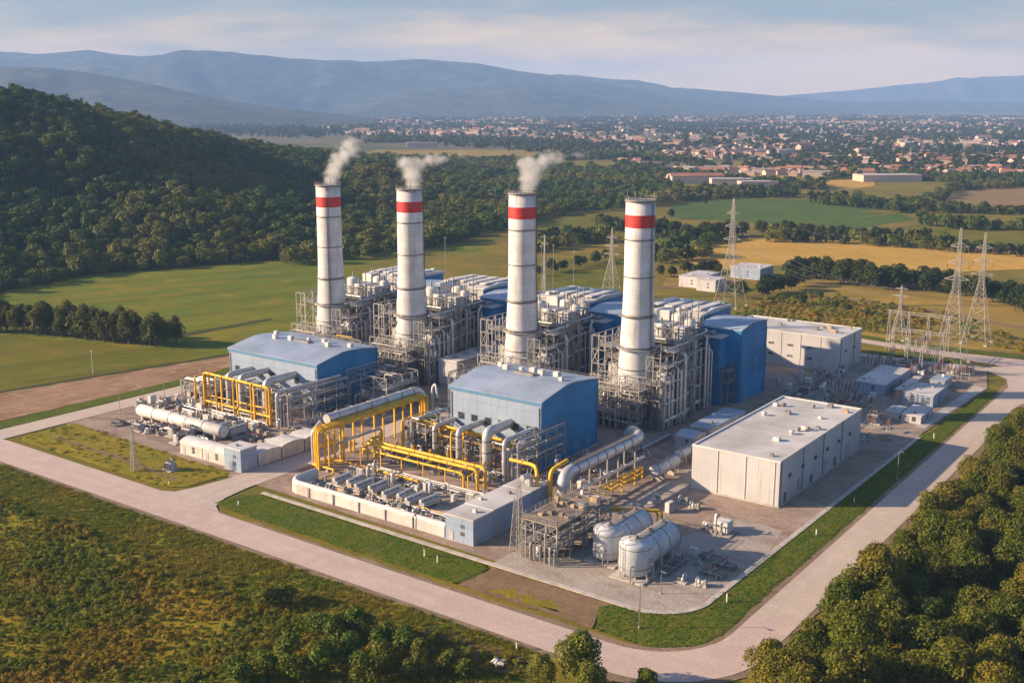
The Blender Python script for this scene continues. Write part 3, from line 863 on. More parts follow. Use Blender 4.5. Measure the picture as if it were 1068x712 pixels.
# woods and rows in the far plain
FW = [[(705, 210), (760, 204), (800, 203), (838, 207), (838, 212), (770, 211), (720, 216)][:0] or [(838, 211), (870, 207), (930, 213), (985, 206), (990, 196), (1040, 192), (1085, 190), (1085, 194), (1000, 199), (975, 214), (935, 220), (860, 214)],
      [(700, 206), (735, 199), (790, 199), (830, 203), (830, 206), (760, 207), (705, 211)],
      [(690, 262), (712, 258), (760, 252), (740, 246), (700, 244), (640, 236), (622, 232), (624, 238), (690, 250)],
      [(930, 222), (965, 218), (1085, 222), (1085, 225), (975, 222)], [(950, 234), (1000, 237), (1085, 239), (1085, 241), (1000, 240)],
      [(640, 176), (700, 186), (760, 192), (860, 199), (860, 194), (760, 187), (700, 180), (650, 172)],
      [(530, 262), (560, 252), (610, 246), (640, 252), (600, 256), (560, 264)], [(500, 232), (540, 226), (560, 228), (530, 240)], [(700, 262), (745, 268), (690, 275), (660, 268)], [(850, 182), (900, 178), (985, 185), (1085, 187), (1085, 190), (980, 190), (900, 184), (860, 188)],
      [(380, 150), (470, 148), (560, 150), (700, 158), (700, 154), (600, 148), (470, 144), (380, 146)],
      [(560, 168), (640, 166), (720, 170), (720, 166), (620, 161), (560, 163)],
      [(800, 252), (870, 254), (985, 262), (1085, 270), (1085, 266), (985, 257), (870, 250), (815, 247)]]
fp = []
for i, q in enumerate(FW):
    fp += spread(poly_px(q), 7.5, 50 + i, 9000, 900)
o = stuff_points('far_woods', np.array([(x, y, -.3) for x, y in fp]), RNG.uniform(.55, 1.05, len(fp)), ['hill0', 'hill1', 'hill2', 'far0', 'far1'])
tag(o, 'strips of dark trees between the far fields', 'woods')
# low rough growth in the dry field behind the works
DF = poly_px([(765, 330), (800, 312), (850, 305), (1000, 330), (1085, 362), (1085, 372), (1000, 352), (900, 346)])
pts = spread(DF, 2.6, 61, 9000, 1100, lambda x, y: 1 if fbm(x, y, 40, 12) > .5 else .06)
o = stuff_points('field_scrub', np.array([(x, y, -.1) for x, y in pts]), RNG.uniform(.6, 1.9, len(pts)), ['scrub0', 'scrub1', 'scrub2'])
tag(o, 'low rough scrub scattered over the dry field behind the warehouses', 'scrub')
# scrub before the front road
SCB = poly_px([(-60, 500), (0, 520), (60, 540), (120, 562), (190, 578), (260, 598), (330, 622), (400, 650), (470, 668), (500, 678), (545, 690), (560, 740), (-60, 760)])
pts = spread(SCB, .8, 70, 90000, 12000, lambda x, y: min(1, max(.12, (fbm(x, y, 22, 14) - .30) * 5)) * min(1, max(.06, (128 - y) / 22)))
sc = RNG.uniform(.35, .85, len(pts)) * (.55 + .9 * fbm([p[0] for p in pts], [p[1] for p in pts], 14, 15))
o = stuff_points('scrub', np.array([(x, y, 0.) for x, y in pts]), sc, ['scrub0', 'scrub1', 'scrub2', 'scrub3'], .3)
tag(o, 'dense low green and rusty scrub covering the ground before the front road', 'scrub')
uw = spread(RW, 1.5, 91, 9000, 2200)
o = stuff_points('undergrowth', np.array([(x, y, 0.) for x, y in uw]), RNG.uniform(.8, 2.2, len(uw)), ['scrub0', 'scrub1', 'scrub2'])
tag(o, 'green undergrowth between the trees of the roadside wood', 'undergrowth')
# grass
gp = spread([(-290, 128), (-290, 139.5), (-98, 139.2), (-90, 132), (-100, 120), (-160, 121)], .75, 80, 30000, 6500)
gp += spread(V3, 1.4, 81, 6000, 160)
o = stuff_points('meadow_grass', np.array([(x, y, .03) for x, y in gp]), RNG.uniform(.5, 1.25, len(gp)), ['dry0', 'dry1', 'dry2', 'tuft0'])
tag(o, 'long dry meadow grass beside the front road', 'grass')
gp = spread(V1, .8, 82, 7000, 1300) + spread(V2, .8, 83, 16000, 2200)
o = stuff_points('verge_grass', np.array([(x, y, .14) for x, y in gp]), RNG.uniform(.3, .6, len(gp)), ['tuft0', 'tuft1', 'tuft2'])
tag(o, 'short green grass on the verges round the works', 'grass')
# ================================================================ the works
def pipe(root, path, r, mat='lagging', bend=None, n=8, name='pipe'):
    mb = MB().tube(path, r, n, bend if bend is not None else r * 3)
    if r >= .26:                              # bolted flanges along the straight lengths
        for a, b in zip(path[:-1], path[1:]):
            a, b = Vector(a), Vector(b); L = (b - a).length; k = int(L / 5.5); d = (b - a).normalized() if L else None
            for i in range(k):
                c = a.lerp(b, (i + .5) / k)
                for q in (-.13, .05): mb.tube([c + d * q, c + d * (q + .08)], r + .12, n)
    return mb.build(name, mat, root)

def frame(root, xs, ys, levels, w=.32, mat='galv', z0=0., decks=(), brace=True, hollow=False, deck_mat='grating'):
    """open steel frame: each column a part, one part of beams per level, bracing, decks with handrails"""
    X0, X1, Y0, Y1 = xs[0], xs[-1], ys[0], ys[-1]
    edge = lambda x, y: x in (X0, X1) or y in (Y0, Y1)
    for x in xs:
        for y in ys:
            if hollow and not edge(x, y): continue
            MB().bar((x, y, z0), (x, y, levels[-1]), w).build('column', mat, root)
    for li, z in enumerate(levels):
        mb = MB()
        for y in ys:
            if hollow and y not in (Y0, Y1): continue
            mb.bar((X0, y, z), (X1, y, z), w * .6, w * .8)
        for x in xs:
            if hollow and x not in (X0, X1): continue
            mb.bar((x, Y0, z - .02), (x, Y1, z - .02), w * .58, w * .78)
        mb.build('floor_beams', mat, root)
    if brace:
        mb = MB(); zz = [z0] + list(levels)
        for li in range(len(zz) - 1):
            a, b = zz[li], zz[li + 1]
            for i in range(len(xs) - 1):
                if (i + li) % 2 == 0:
                    for y in (Y0, Y1):
                        mb.bar((xs[i], y, a), (xs[i + 1], y, b), w * .5); mb.bar((xs[i + 1], y, a), (xs[i], y, b), w * .5)
            for j in range(len(ys) - 1):
                if (j + li) % 2 == 0:
                    for x in (X0, X1):
                        mb.bar((x, ys[j], a), (x, ys[j + 1], b), w * .5)
        mb.build('bracing', mat, root)
    for (x0, x1, y0, y1, z) in decks:
        d = sub(MB().box(x0, x1, y0, y1, z + .15, z + .23).build('platform', deck_mat, root))
        MB().rail([(x0, y0), (x1, y0), (x1, y1), (x0, y1), (x0, y0)], z + .23, 1.15, 1.8, .08).build('railing', mat, d)

def stairs(root, a, b, w=1.0, mat='galv'):
    """flight of steps with two stringers and rails"""
    a = Vector(a); b = Vector(b); mb = MB()
    side = Vector((b.x - a.x, b.y - a.y, 0)).normalized().cross(Vector((0, 0, 1))) * w / 2
    for s in (-1, 1):
        mb.bar(a + side * s, b + side * s, .12, .3)
        mb.bar(a + side * s + Vector((0, 0, 1)), b + side * s + Vector((0, 0, 1)), .08)
    n = max(3, int((b.z - a.z) / .3))
    for i in range(n):
        p = a.lerp(b, (i + .5) / n); mb.bar(p - side, p + side, .28, .05)
    return mb.build('stair', mat, root)

def ladder(root, x, y, z0, z1, dx=.5, mat='galv', cage=True):
    mb = MB()
    mb.bar((x - dx / 2, y, z0), (x - dx / 2, y, z1), .08); mb.bar((x + dx / 2, y, z0), (x + dx / 2, y, z1), .08)
    z = z0
    while z < z1:
        mb.bar((x - dx / 2, y, z), (x + dx / 2, y, z), .05); z += .6
    return mb.build('ladder', mat, root)

# ---------------------------------------------------------------- chimneys
CH = [(-273.8, 270.0), (-237.0, 270.0), (-192.3, 270.0), (-152.0, 270.0)]
CHN = ['leftmost chimney', 'second chimney from the left', 'third chimney from the left', 'rightmost chimney']
UX, UY = CH[3]
def make_chimney():
    o = thing('chimney', (UX, UY, 0), 'rightmost and nearest white chimney with a red band, no smoke above it', 'chimney', 'white chimneys with a red band')
    def rad(z):
        return float(np.interp(z, [0, 11, 13, 20, 27, 33, 38, 64], [5.9, 5.65, 5.5, 5.08, 4.68, 4.4, 4.25, 4.12]))
    H = 63.2
    zs = [10.5, 13, 16, 20, 24, 27, 30, 33, 36, 40, 46, 52, H]
    s = sub(MB().lathe([(rad(z), z) for z in zs] + [(rad(H) - .35, H), (rad(H) - .4, H - 4)], (UX, UY, 0), 48).build('shaft', 'chimney_white', o))
    MB().lathe([(3.4, H - 3.2), (.01, H - 3.2)], (UX, UY, 0), 32).build('flue_mouth', 'dark_opening', s)
    MB().lathe([(rad(56) + .03, 55.6), (rad(59) + .03, 59.1)], (UX, UY, 0), 48).build('red_band', 'chimney_red', o)
    for z, h_, t_ in ((52.0, .45, .12), (41.6, .35, .1), (30.3, .8, .22), (21.5, .5, .14), (15.4, .35, .1)):
        MB().lathe([(rad(z), z), (rad(z) + t_, z + .02), (rad(z) + t_, z + h_), (rad(z), z + h_ + .02)], (UX, UY, 0), 48).build('ring', 'band_grey', o)
    p = sub(MB().lathe([(rad(H) - .05, H - .45), (rad(H) + .45, H - .4), (rad(H) + .45, H - .1), (rad(H) - .05, H - .05)], (UX, UY, 0), 40).build('top_platform', 'band_grey', o))
    rl = MB()
    pts = [(UX + (rad(H) + .4) * math.cos(a * .2618), UY + (rad(H) + .4) * math.sin(a * .2618)) for a in range(25)]
    rl.rail(pts, H - .1, .9, 1.0, .09); rl.build('railing', 'band_grey', p)
    for a in (.3, 1.9, 3.4, 5.0):
        MB().bar((UX + 4 * math.cos(a), UY + 4 * math.sin(a), H), (UX + 4 * math.cos(a), UY + 4 * math.sin(a), H + 2.6), .1).build('lightning_rod', 'band_grey', o)
    # ladder rail with cable run, facing +y in the chimney's own frame (each copy is turned)
    lm = MB()
    lz = [11, 20, 27, 33, 38, 50, 62.5]
    for a, b in zip(lz[:-1], lz[1:]):
        for q in (-.32, .32):
            lm.bar((UX + q, UY + rad(a) + .3, a), (UX + q, UY + rad(b) + .3, b), .12)
    z = 11.
    while z < 62:
        lm.bar((UX - .32, UY + rad(z) + .3, z), (UX + .32, UY + rad(z) + .3, z), .07); z += .7
    lm.build('ladder', 'galv_dark', o)
    # maintenance balcony round the lower shaft
    b = sub(MB().lathe([(rad(21.5), 21.2), (rad(21.5) + 1.1, 21.25), (rad(21.5) + 1.1, 21.4), (rad(21.5), 21.42)], (UX, UY, 0), 40).build('balcony', 'grating', o))
    pts = [(UX + (rad(21.5) + 1.05) * math.cos(a * .2618 + 2.6), UY + (rad(21.5) + 1.05) * math.sin(a * .2618 + 2.6)) for a in range(15)]
    MB().rail(pts, 21.4, 1.1, 1.2, .07).build('railing', 'galv', b)
    # cladded lower drum with inlet breech
    d = sub(MB().lathe([(6.0, 0), (6.0, 9.2), (5.62, 10.4), (5.5, 10.6)], (UX, UY, 0), 40).build('lower_drum', 'lagging_dull', o))
    for z in (2.5, 5.6, 9.0):
        MB().lathe([(6.0, z), (6.12, z + .01), (6.12, z + .25), (6.0, z + .26)], (UX, UY, 0), 40).build('ring', 'galv_dark', d)
    MB().box(UX - 3.2, UX + 3.2, UY + 4.5, UY + 11.5, 2, 9).build('inlet_breech', 'casing', o)
    for a, z in ((3.9, 14), (4.5, 14), (3.6, 24.2), (5.2, 18.2)):
        x_, y_ = UX + (rad(z)) * math.cos(a), UY + rad(z) * math.sin(a)
        MB().box(x_ - .35, x_ + .35, y_ - .35, y_ + .35, z, z + 1.5).build('inspection_port', 'band_grey', o)
    return o
chim = make_chimney()
chim.rotation_euler[2] = R(-100)
lab = ['leftmost white chimney with red band and a dark ladder line down its front', 'second white chimney from the left, red band, a small steam puff above',
       'third white chimney from the left, red band, its smoke drifting to the right']
for i in range(3):
    place(chim, (CH[i][0], CH[i][1], 0), lab[i], rz=(R(220), R(-60), R(-75))[i], scale=(1, 1, (.982, .988, 1.0)[i]))

# ---------------------------------------------------------------- heat recovery units behind the chimneys
def make_unit():
    o = thing('boiler_unit', (UX, UY, 0), 'steel framed boiler unit with white drums behind the rightmost chimney', 'boiler', 'boiler units behind the chimneys')
    x, y = UX, UY
    rg = random.Random(77)
    def bx(n, m, *q): return sub(MB().bbox(x + q[0], x + q[1], y + q[2], y + q[3], q[4], q[5], .12).build(n, m, o))
    c = bx('casing', 'casing', -6, 4.4, 12, 26.4, 1.5, 18.5)
    for z in (4.6, 9, 13.4, 17.2):
        MB().box(x - 6.15, x + 4.55, y + 11.85, y + 26.55, z, z + .35).build('stiffener', 'galv_dark', c)
    bx('casing', 'lagging_dull', -4.5, 3, 13.5, 20, 18.5, 21.6)
    # white vessels on the roof
    for (dx, dy, r, z0, z1) in ((-4.0, 15.0, 2.3, 18.5, 23.4), (.6, 13.2, 1.5, 18.5, 21.8), (1.2, 23.2, 2.4, 18.5, 23.2), (6.4, 20.0, 1.6, 17.9, 22.6)):
        v = sub(MB().lathe([(r, z0), (r, z1 - .6), (r * .8, z1 - .2), (.02, z1)], (x + dx, y + dy, 0), 24).build('white_vessel', 'white_paint', o))
        MB().lathe([(r, z0 + 2), (r + .08, z0 + 2.01), (r + .08, z0 + 2.3), (r, z0 + 2.31)], (x + dx, y + dy, 0), 24).build('ring', 'galv_dark', v)
        MB().tube([(x + dx, y + dy, z1 - .1), (x + dx, y + dy, z1 + 1.5)], .3, 8).build('vent_stub', 'galv', v)
    d = sub(MB().lathe([(.02, -4.6), (.9, -4.2), (1.15, -3.8), (1.15, 3.8), (.9, 4.2), (.02, 4.6)], (x - .4, y + 20.8, 20.2), 20, 'x').build('steam_drum', 'white_paint', o))
    bx('white_housing', 'white_paint', -5.6, -1.4, 21.5, 26, 18.5, 23.6)
    bx('white_housing', 'cream_clad', 4.6, 8.2, 13, 17, 17.2, 21.4)
    # main open frame
    frame(o, [x - 8, x - 4.6, x - 1.2, x + 2.2, x + 5.6, x + 9], [y + 10.6, y + 13.8, y + 17, y + 20.2, y + 23.4], [3.7, 7.2, 10.7, 14.2, 17.6, 21.2], .27, 'galv', 0,
          [(x + 4.8, x + 9.2, y + 10.4, y + 16.2, 14.2), (x + 4.8, x + 9.2, y + 15.8, y + 23.6, 7.2), (x + 4.8, x + 9.2, y + 20, y + 23.6, 17.6), (x + 4.8, x + 9.2, y + 10.4, y + 23.6, 10.7),
           (x - 8.2, x - 6.2, y + 10.4, y + 23.6, 14.2), (x - 8.2, x + 9.2, y + 9.4, y + 10.9, 17.6), (x + 2, x + 9.2, y + 21, y + 23.6, 21.2), (x - 8.2, x + 4, y + 9.4, y + 11.2, 10.7)], hollow=True)
    # lower frames round the chimney foot
    frame(o, [x - 11.4, x - 9.2, x - 7], [y - 6, y - 2.2, y + 1.6, y + 5.4, y + 9.2], [3.4, 6.8, 10.2, 13.6, 17, 20.4], .23, 'pale_steel', 0,
          [(x - 11.6, x - 6.8, y - 6.2, y + 9.4, 6.8), (x - 11.6, x - 6.8, y - 2.2, y + 9.4, 17), (x - 11.6, x - 6.8, y + 1.6, y + 9.4, 13.6)], hollow=True)
    frame(o, [x - 8.6, x - 5.4, x - 2.2, x + 1, x + 4.2, x + 7.2], [y - 11.2, y - 9, y - 6.8], [3.2, 6.4, 9.4, 12.2], .22, 'pale_steel', 0,
          [(x - 8.8, x + 7.4, y - 11.4, y - 6.6, 3.2), (x - 2.2, x + 7.4, y - 11.4, y - 6.6, 6.4), (x + 1, x + 7.4, y - 11.4, y - 6.6, 9.4)], hollow=True)
    frame(o, [x + 7.2, x + 9.4, x + 11.6], [y - 7.4, y - 3.6, y + .2, y + 4, y + 7.8], [3.6, 7.2, 10.8, 14.2, 17.4], .24, 'galv', 0,
          [(x + 7, x + 11.8, y - 7.6, y + 4, 7.2), (x + 7, x + 11.8, y - 3.6, y + 8, 14.2), (x + 7, x + 11.8, y - 7.6, y + 8, 10.8), (x + 7, x + 11.8, y + .2, y + 8, 17.4)], hollow=True)
    frame(o, [x + 9.7, x + 12], [y + 8.4, y + 11, y + 13.6], [4, 8, 12, 16, 19.4], .22, 'pale_steel', 0,
          [(x + 9.5, x + 12.2, y + 8.2, y + 13.8, 8), (x + 9.5, x + 12.2, y + 8.2, y + 13.8, 19.4), (x + 9.5, x + 12.2, y + 8.2, y + 13.8, 12)])
    bx('casing', 'casing', 7.9, 10.9, -6.6, 7, .3, 6.4); bx('casing', 'lagging_dull', 7.9, 10.7, -2.6, 7, 7.5, 13.2); bx('casing', 'casing', -10.9, -7.5, -5, 8.6, .3, 5.6)
    bx('casing', 'lagging_dull', -10.7, -7.6, 2, 8.8, 7.1, 12.6); bx('casing', 'casing', -7.6, 6.2, -10.2, -7.4, .3, 2.9); bx('casing', 'casing', 5.2, 8.6, 11.4, 23, .3, 6.6)
    bx('casing', 'lagging_dull', 5.6, 8.4, 17, 23, 7.6, 10.2); bx('casing', 'lagging_dull', 5.8, 8.4, 12, 15.6, 11, 13.8); bx('casing', 'casing', 10.0, 11.7, 8.8, 13.2, .3, 7.2)
    for i in range(12):
        yy = y - 6 + i * 2.4 + rg.uniform(-.5, .5); xx = x + (12.2 if i < 6 else 9.9) + rg.uniform(-.2, .5); r = rg.choice((.22, .3, .42, .55)); top = rg.uniform(11, 20.5)
        pipe(o, [(xx, yy, .2), (xx, yy, top), (xx - 2.4, yy, top)], r, rg.choice(('lagging', 'lagging_dull', 'pale_steel', 'galv')), r * 2.4, 10)
    for i in range(9):
        xx = x + rg.uniform(5.2, 8.4); yy = y + rg.uniform(12, 23); z0 = rg.choice((7.4, 10.95, 14.4)); r = rg.uniform(.4, .85); h_ = rg.uniform(1.6, 2.9)
        MB().lathe([(.02, z0), (r, z0 + .1), (r, z0 + h_), (r * .6, z0 + h_ + .3), (.02, z0 + h_ + .35)], (xx, yy, 0), 14).build('vessel', rg.choice(('lagging', 'lagging_dull', 'white_paint', 'pale_steel')), o)
    for i in range(10):
        z = rg.choice((2.6, 4.4, 6.0, 8.2, 9.8, 11.6, 13.2, 15.2, 16.4)); a_, b_ = sorted((rg.uniform(-7, 7), rg.uniform(-7, 7))) if i % 2 else sorted((rg.uniform(9, 23), rg.uniform(9, 23))); xx = x + (11.8 if i % 2 else 9.3) + rg.uniform(0, .5)
        pipe(o, [(xx, y + a_, z - rg.uniform(1, 3)), (xx, y + a_, z), (xx, y + b_, z), (xx - 2, y + b_, z)], rg.choice((.1, .14, .18, .24)), rg.choice(('lagging', 'galv', 'pale_steel', 'lagging_dull')))
    for i in range(8):
        z = rg.choice((2.0, 4.4, 5.4, 7.6, 8.8, 10.6)); a_, b_ = sorted((rg.uniform(-9, 7), rg.uniform(-9, 7)))
        pipe(o, [(x + a_, y - 11.6, .2), (x + a_, y - 11.6, z), (x + b_, y - 11.6, z), (x + b_, y - 9, z)], rg.choice((.1, .14, .2)), rg.choice(('lagging', 'galv', 'pale_steel', 'lagging_dull')))
    stairs(o, (x - 11.6, y - 20, 0), (x - 8.0, y - 11.6, 6.4)); stairs(o, (x + 5.2, y - 14.5, 0), (x + 5.2, y - 11, 3.6))
    stairs(o, (x + 9.9, y + 16, 3.7), (x + 9.9, y + 21, 7.2)); stairs(o, (x + 9.9, y + 22, 7.2), (x + 9.9, y + 17, 10.7))
    # risers on the near sides
    for i in range(13):
        yy = y - 6.5 + i * 2.3 + rg.uniform(-.3, .3); top = rg.uniform(8, 19); rr = rg.choice((.16, .2, .28, .42))
        xx = x + (11.9 if yy < y + 8 else 9.5)
        out_ = rg.choice((-3.5, -5, 1.2))
        pipe(o, [(xx, yy, .3), (xx, yy, top), (xx + out_, yy, top)], rr, rg.choice(('lagging', 'lagging', 'galv', 'lagging_dull')), rr * 2.5)
    for i in range(8):
        xx = x - 7 + i * 2.3 + rg.uniform(-.4, .4); top = rg.uniform(10, 20); rr = rg.choice((.16, .22, .34))
        pipe(o, [(xx, y + 10.1, .3), (xx, y + 10.1, top), (xx, y + 13, top)], rr, rg.choice(('lagging', 'galv', 'pale_steel')), rr * 2.5)
    for i in range(7):
        xx = x - 6 + i * 2.1; z = rg.uniform(2, 9)
        pipe(o, [(xx, y - 6.8, z), (xx, y - 11.4, z), (xx, y - 11.4, .2)], rg.choice((.16, .25, .35)), rg.choice(('lagging', 'galv', 'pale_steel')))
    for z, rr in ((2.2, .55), (6.3, .35), (11, .28), (15.2, .22), (19.2, .2)):      # long headers to the blue hall
        pipe(o, [(x + 12.3, y - 6, z), (x + 12.3, y + 7, z), (x + 10.2, y + 14.5, z), (x + 10.2, y + 24, z), (x + 8, y + 27.2, z)], rr, 'lagging', rr * 3)
    for z, rr in ((5.4, .3), (10.2, .4), (18.6, .3)):
        pipe(o, [(x - 8.6, y + 9.6, z), (x + 9.2, y + 9.6, z)], rr, rg.choice(('lagging', 'lagging_dull')))
    # tall hairpin of silver pipe beside the blue hall
    for q, rr in ((0, .42), (1.3, .34), (2.5, .26)):
        pipe(o, [(x + 11.4 + q * .3, y + 21 + q, .2), (x + 11.4 + q * .3, y + 21 + q, 17.4 - q), (x + 9.8, y + 25 - q * .3, 17.4 - q), (x + 8, y + 27.2, 17.4 - q)], rr, 'lagging', 1.6, 10)
    # small fittings: valves, boxes and lamps on the decks
    for i in range(20):
        dx, dy, z = rg.choice(((8.8, rg.uniform(-6, 8), 8.25), (9, rg.uniform(-6, 8), 12.25), (8, rg.uniform(16, 23), 7.5), (8, rg.uniform(11, 16), 14.5), (8, rg.uniform(19, 23), 17.9), (-9, rg.uniform(-5, 8), 8.65), (rg.uniform(-5, 6), -8.8, 3.85)))
        a = rg.uniform(.35, .9); h_ = rg.uniform(.7, 1.9)
        MB().bbox(x + dx - a, x + dx + a, y + dy - a * .7, y + dy + a * .7, z, z + h_, .06).build('cabinet', rg.choice(('white_paint', 'galv', 'lagging_dull', 'pale_steel', 'tan_box')), o)
    for i in range(6):
        yy = y + 12 + i * 2.4
        MB().tube([(x + 5 + i % 3, yy, 17.0), (x + 5 + i % 3, yy, 21.8 + rg.uniform(2.5, 5.5))], .18, 6).build('vent_pipe', 'galv', o)
    for dx, dy, z in ((9, 10.6, 21.2), (-8, 10.6, 21.2), (9, 23.4, 21.2)):
        MB().bar((x + dx, y + dy, z), (x + dx, y + dy, z + 3.2), .12).bar((x + dx - .4, y + dy, z + 3.2), (x + dx + .4, y + dy, z + 3.2), .25, .15).build('lamp_mast', 'galv', o)
    return o
unit = make_unit(); unit.scale = (1, 1, 1.2)
for i in range(3):
    place(unit, (CH[i][0], CH[i][1], 0), 'steel framed boiler unit with white drums behind the ' + CHN[i], scale=(1, 1, 1.2))

# ---------------------------------------------------------------- blue boiler halls and the white roofed houses at the back
def hall_prof(y0, y1, eave, rise):
    return [(y0 + (y1 - y0) * a, eave + rise * b) for a, b in ((0, 0), (.2, .52), (.40, .97), (.47, 1.0), (.56, .98), (.78, .70), (1, .28))]

def arch_prof(y0, y1, eave, rise, n=10):
    return [(y0 + (y1 - y0) * i / n, eave + rise * math.sin(math.pi * i / n) ** .85) for i in range(n + 1)]

def vents(root_parent, spots, z, mat='white_paint'):
    for (vx, vy, s) in spots:
        MB().bbox(vx - .55 * s, vx + .55 * s, vy - .5 * s, vy + .5 * s, z, z + .75 * s, .12).build('roof_vent', mat, root_parent)

def make_blue():
    ox, oy = UX + 10, UY + 42
    o = thing('boiler_hall', (ox, oy, 0), 'tall blue clad hall with an arched grey roof beside the white warehouse, rightmost of four', 'industrial building', 'tall blue boiler halls')
    x0, x1, y0, y1 = UX + 3, UX + 17, UY + 33, UY + 52
    pr = hall_prof(y0, y1, 22.3, 1.3)
    MB().prism([(y0, 0)] + pr + [(y1, 0)], x0, x1).build('wall', 'blue_clad', o)
    pr2 = hall_prof(y0 - .3, y1 + .3, 22.4, 1.3)
    rf = sub(MB().prism(pr2 + [(q[0], q[1] + .28) for q in reversed(pr2)], x0 - .3, x1 + .25).build('roof', 'roof_sheet', o))
    vents(rf, [(x0 + 4, y0 + 6, 1.2), (x0 + 9, y0 + 11, 1)], 22.8)
    MB().box(x1 + .02, x1 + .12, y0 + 3, y0 + 6.4, 0, 4.2).build('door', 'blue_trim', o)
    for z in (6, 11, 16):
        MB().box(x1 + .02, x1 + .1, y0 + 10, y0 + 13, z, z + 1.5).build('louvre', 'blue_trim', o)
    for yy in (y0 + .4, y1 - .4):
        MB().tube([(x1 + .18, yy, 0), (x1 + .18, yy, 21)], .12, 6).build('downpipe', 'blue_trim', o)
    # lower blue block in front of it
    a = sub(MB().box(UX + 2, UX + 13, UY + 27.0, UY + 32.98, 0, 20.6).build('annex', 'blue_clad', o))
    MB().box(UX + 1.8, UX + 13.2, UY + 26.8, UY + 33, 20.6, 20.95).build('roof', 'roof_flat', a)
    for i in range(3):
        MB().bbox(UX + 3 + i * 2.6, UX + 4.6 + i * 2.6, UY + 28.6, UY + 31.6, 20.95, 22, .1).build('roof_unit', 'galv', a)
    # open stair tower on the corner
    frame(o, [UX + 13.4, UX + 15.6], [UY + 28, UY + 32.4], [3.5, 7, 10.5], .2, 'galv', 0, [(UX + 13.2, UX + 15.8, UY + 27.8, UY + 32.5, 7), (UX + 13.2, UX + 15.8, UY + 27.8, UY + 32.5, 10.5)])
    return o
blue = make_blue()
for i in range(3):
    place(blue, (CH[i][0] + 10, CH[i][1] + 42, 0), 'tall blue clad hall with an arched grey roof, behind the ' + CHN[i])

def make_house():
    ox, oy = UX - 10, UY + 48
    o = thing('filter_house', (ox, oy, 0), 'long building with a white flat roof and blue end wall behind the rightmost chimney', 'industrial building', 'white roofed houses at the back of the works')
    x0, x1, y0, y1 = UX - 20.5, UX + .8, UY + 38, UY + 60
    MB().box(x0, x1, y0, y1, 0, 24.2).build('wall', 'blue_clad', o)
    MB().box(x0 + .2, x1 - .2, y0 - .12, y0 - .003, 16, 24.0).build('front_cladding', 'cream_clad', o)
    pr = [(y0 - .6, 24.2), (y0 + 8, 25.3), (y1 + .6, 24.7), (y1 + .6, 24.203), (y0 - .6, 24.203)][:4]
    rf = sub(MB().prism([(y0 - .6, 24.203), (y1 + .6, 24.203), (y1 + .6, 24.9), (y0 + 9, 25.6), (y0 - .6, 24.7)], x0 - .5, x1 + .5).build('roof', 'roof_flat', o))
    for i in range(4):
        MB().bbox(x0 + 2 + i * 5, x0 + 4.8 + i * 5, y0 + 3, y0 + 18, 25.5, 25.95, .12).build('ridge_vent', 'white_paint', rf)
    vents(rf, [(x0 + 3, y0 + 2, 1.4), (x0 + 13, y0 + 1.6, 1.2), (x0 + 18, y0 + 20, 1.4)], 25.0)
    for i in range(5):
        MB().box(x1 + .005, x1 + .1, y0 + 2 + i * 4, y0 + 4.4 + i * 4, 20, 22).build('louvre', 'galv_dark', o)
    return o
house = make_house()
for i in range(3):
    place(house, (CH[i][0] - 10, CH[i][1] + 48, 0), 'long white flat roofed building with blue end wall behind the ' + CHN[i])

# grey transfer houses between the units
def transfer(name, x0, x1, y0, y1, h, lab):
    o = thing(name, ((x0 + x1) / 2, (y0 + y1) / 2, 0), lab, 'industrial building')
    MB().box(x0, x1, y0, y1, 1.2, h).build('wall', 'cream_clad', o)
    MB().box(x0 + .3, x1 - .3, y0 + .3, y1 - .3, 0, 1.2).build('base', 'concrete', o)
    rf = sub(MB().bbox(x0 - .25, x1 + .25, y0 - .25, y1 + .25, h, h + .45, .15).build('roof', 'roof_flat', o))
    vents(rf, [((x0 + x1) / 2, y0 + 4 + k * 6, 1.1) for k in range(int((y1 - y0 - 4) / 6))], h + .45, 'galv')
    for k in range(int((y1 - y0) / 4)):
        MB().box(x1 + .003, x1 + .12, y0 + 1.2 + k * 4, y0 + 3.2 + k * 4, h * .35, h * .7).build('louvre', 'galv_dark', o)
    frame(o, [x1 + .6, x1 + 3], [y0, y0 + (y1 - y0) / 2, y1], [h * .5, h], .22, 'galv', 0, [(x1 + .4, x1 + 3.2, y0, y1, h * .5)])
    return o
transfer('switch_house', -222.5, -215, 266, 296, 8.6, 'long grey box building with dark louvres between the second and third chimneys')
transfer('switch_house', -181, -174, 262, 282, 6.4, 'small grey box building with louvres between the third and rightmost chimneys')

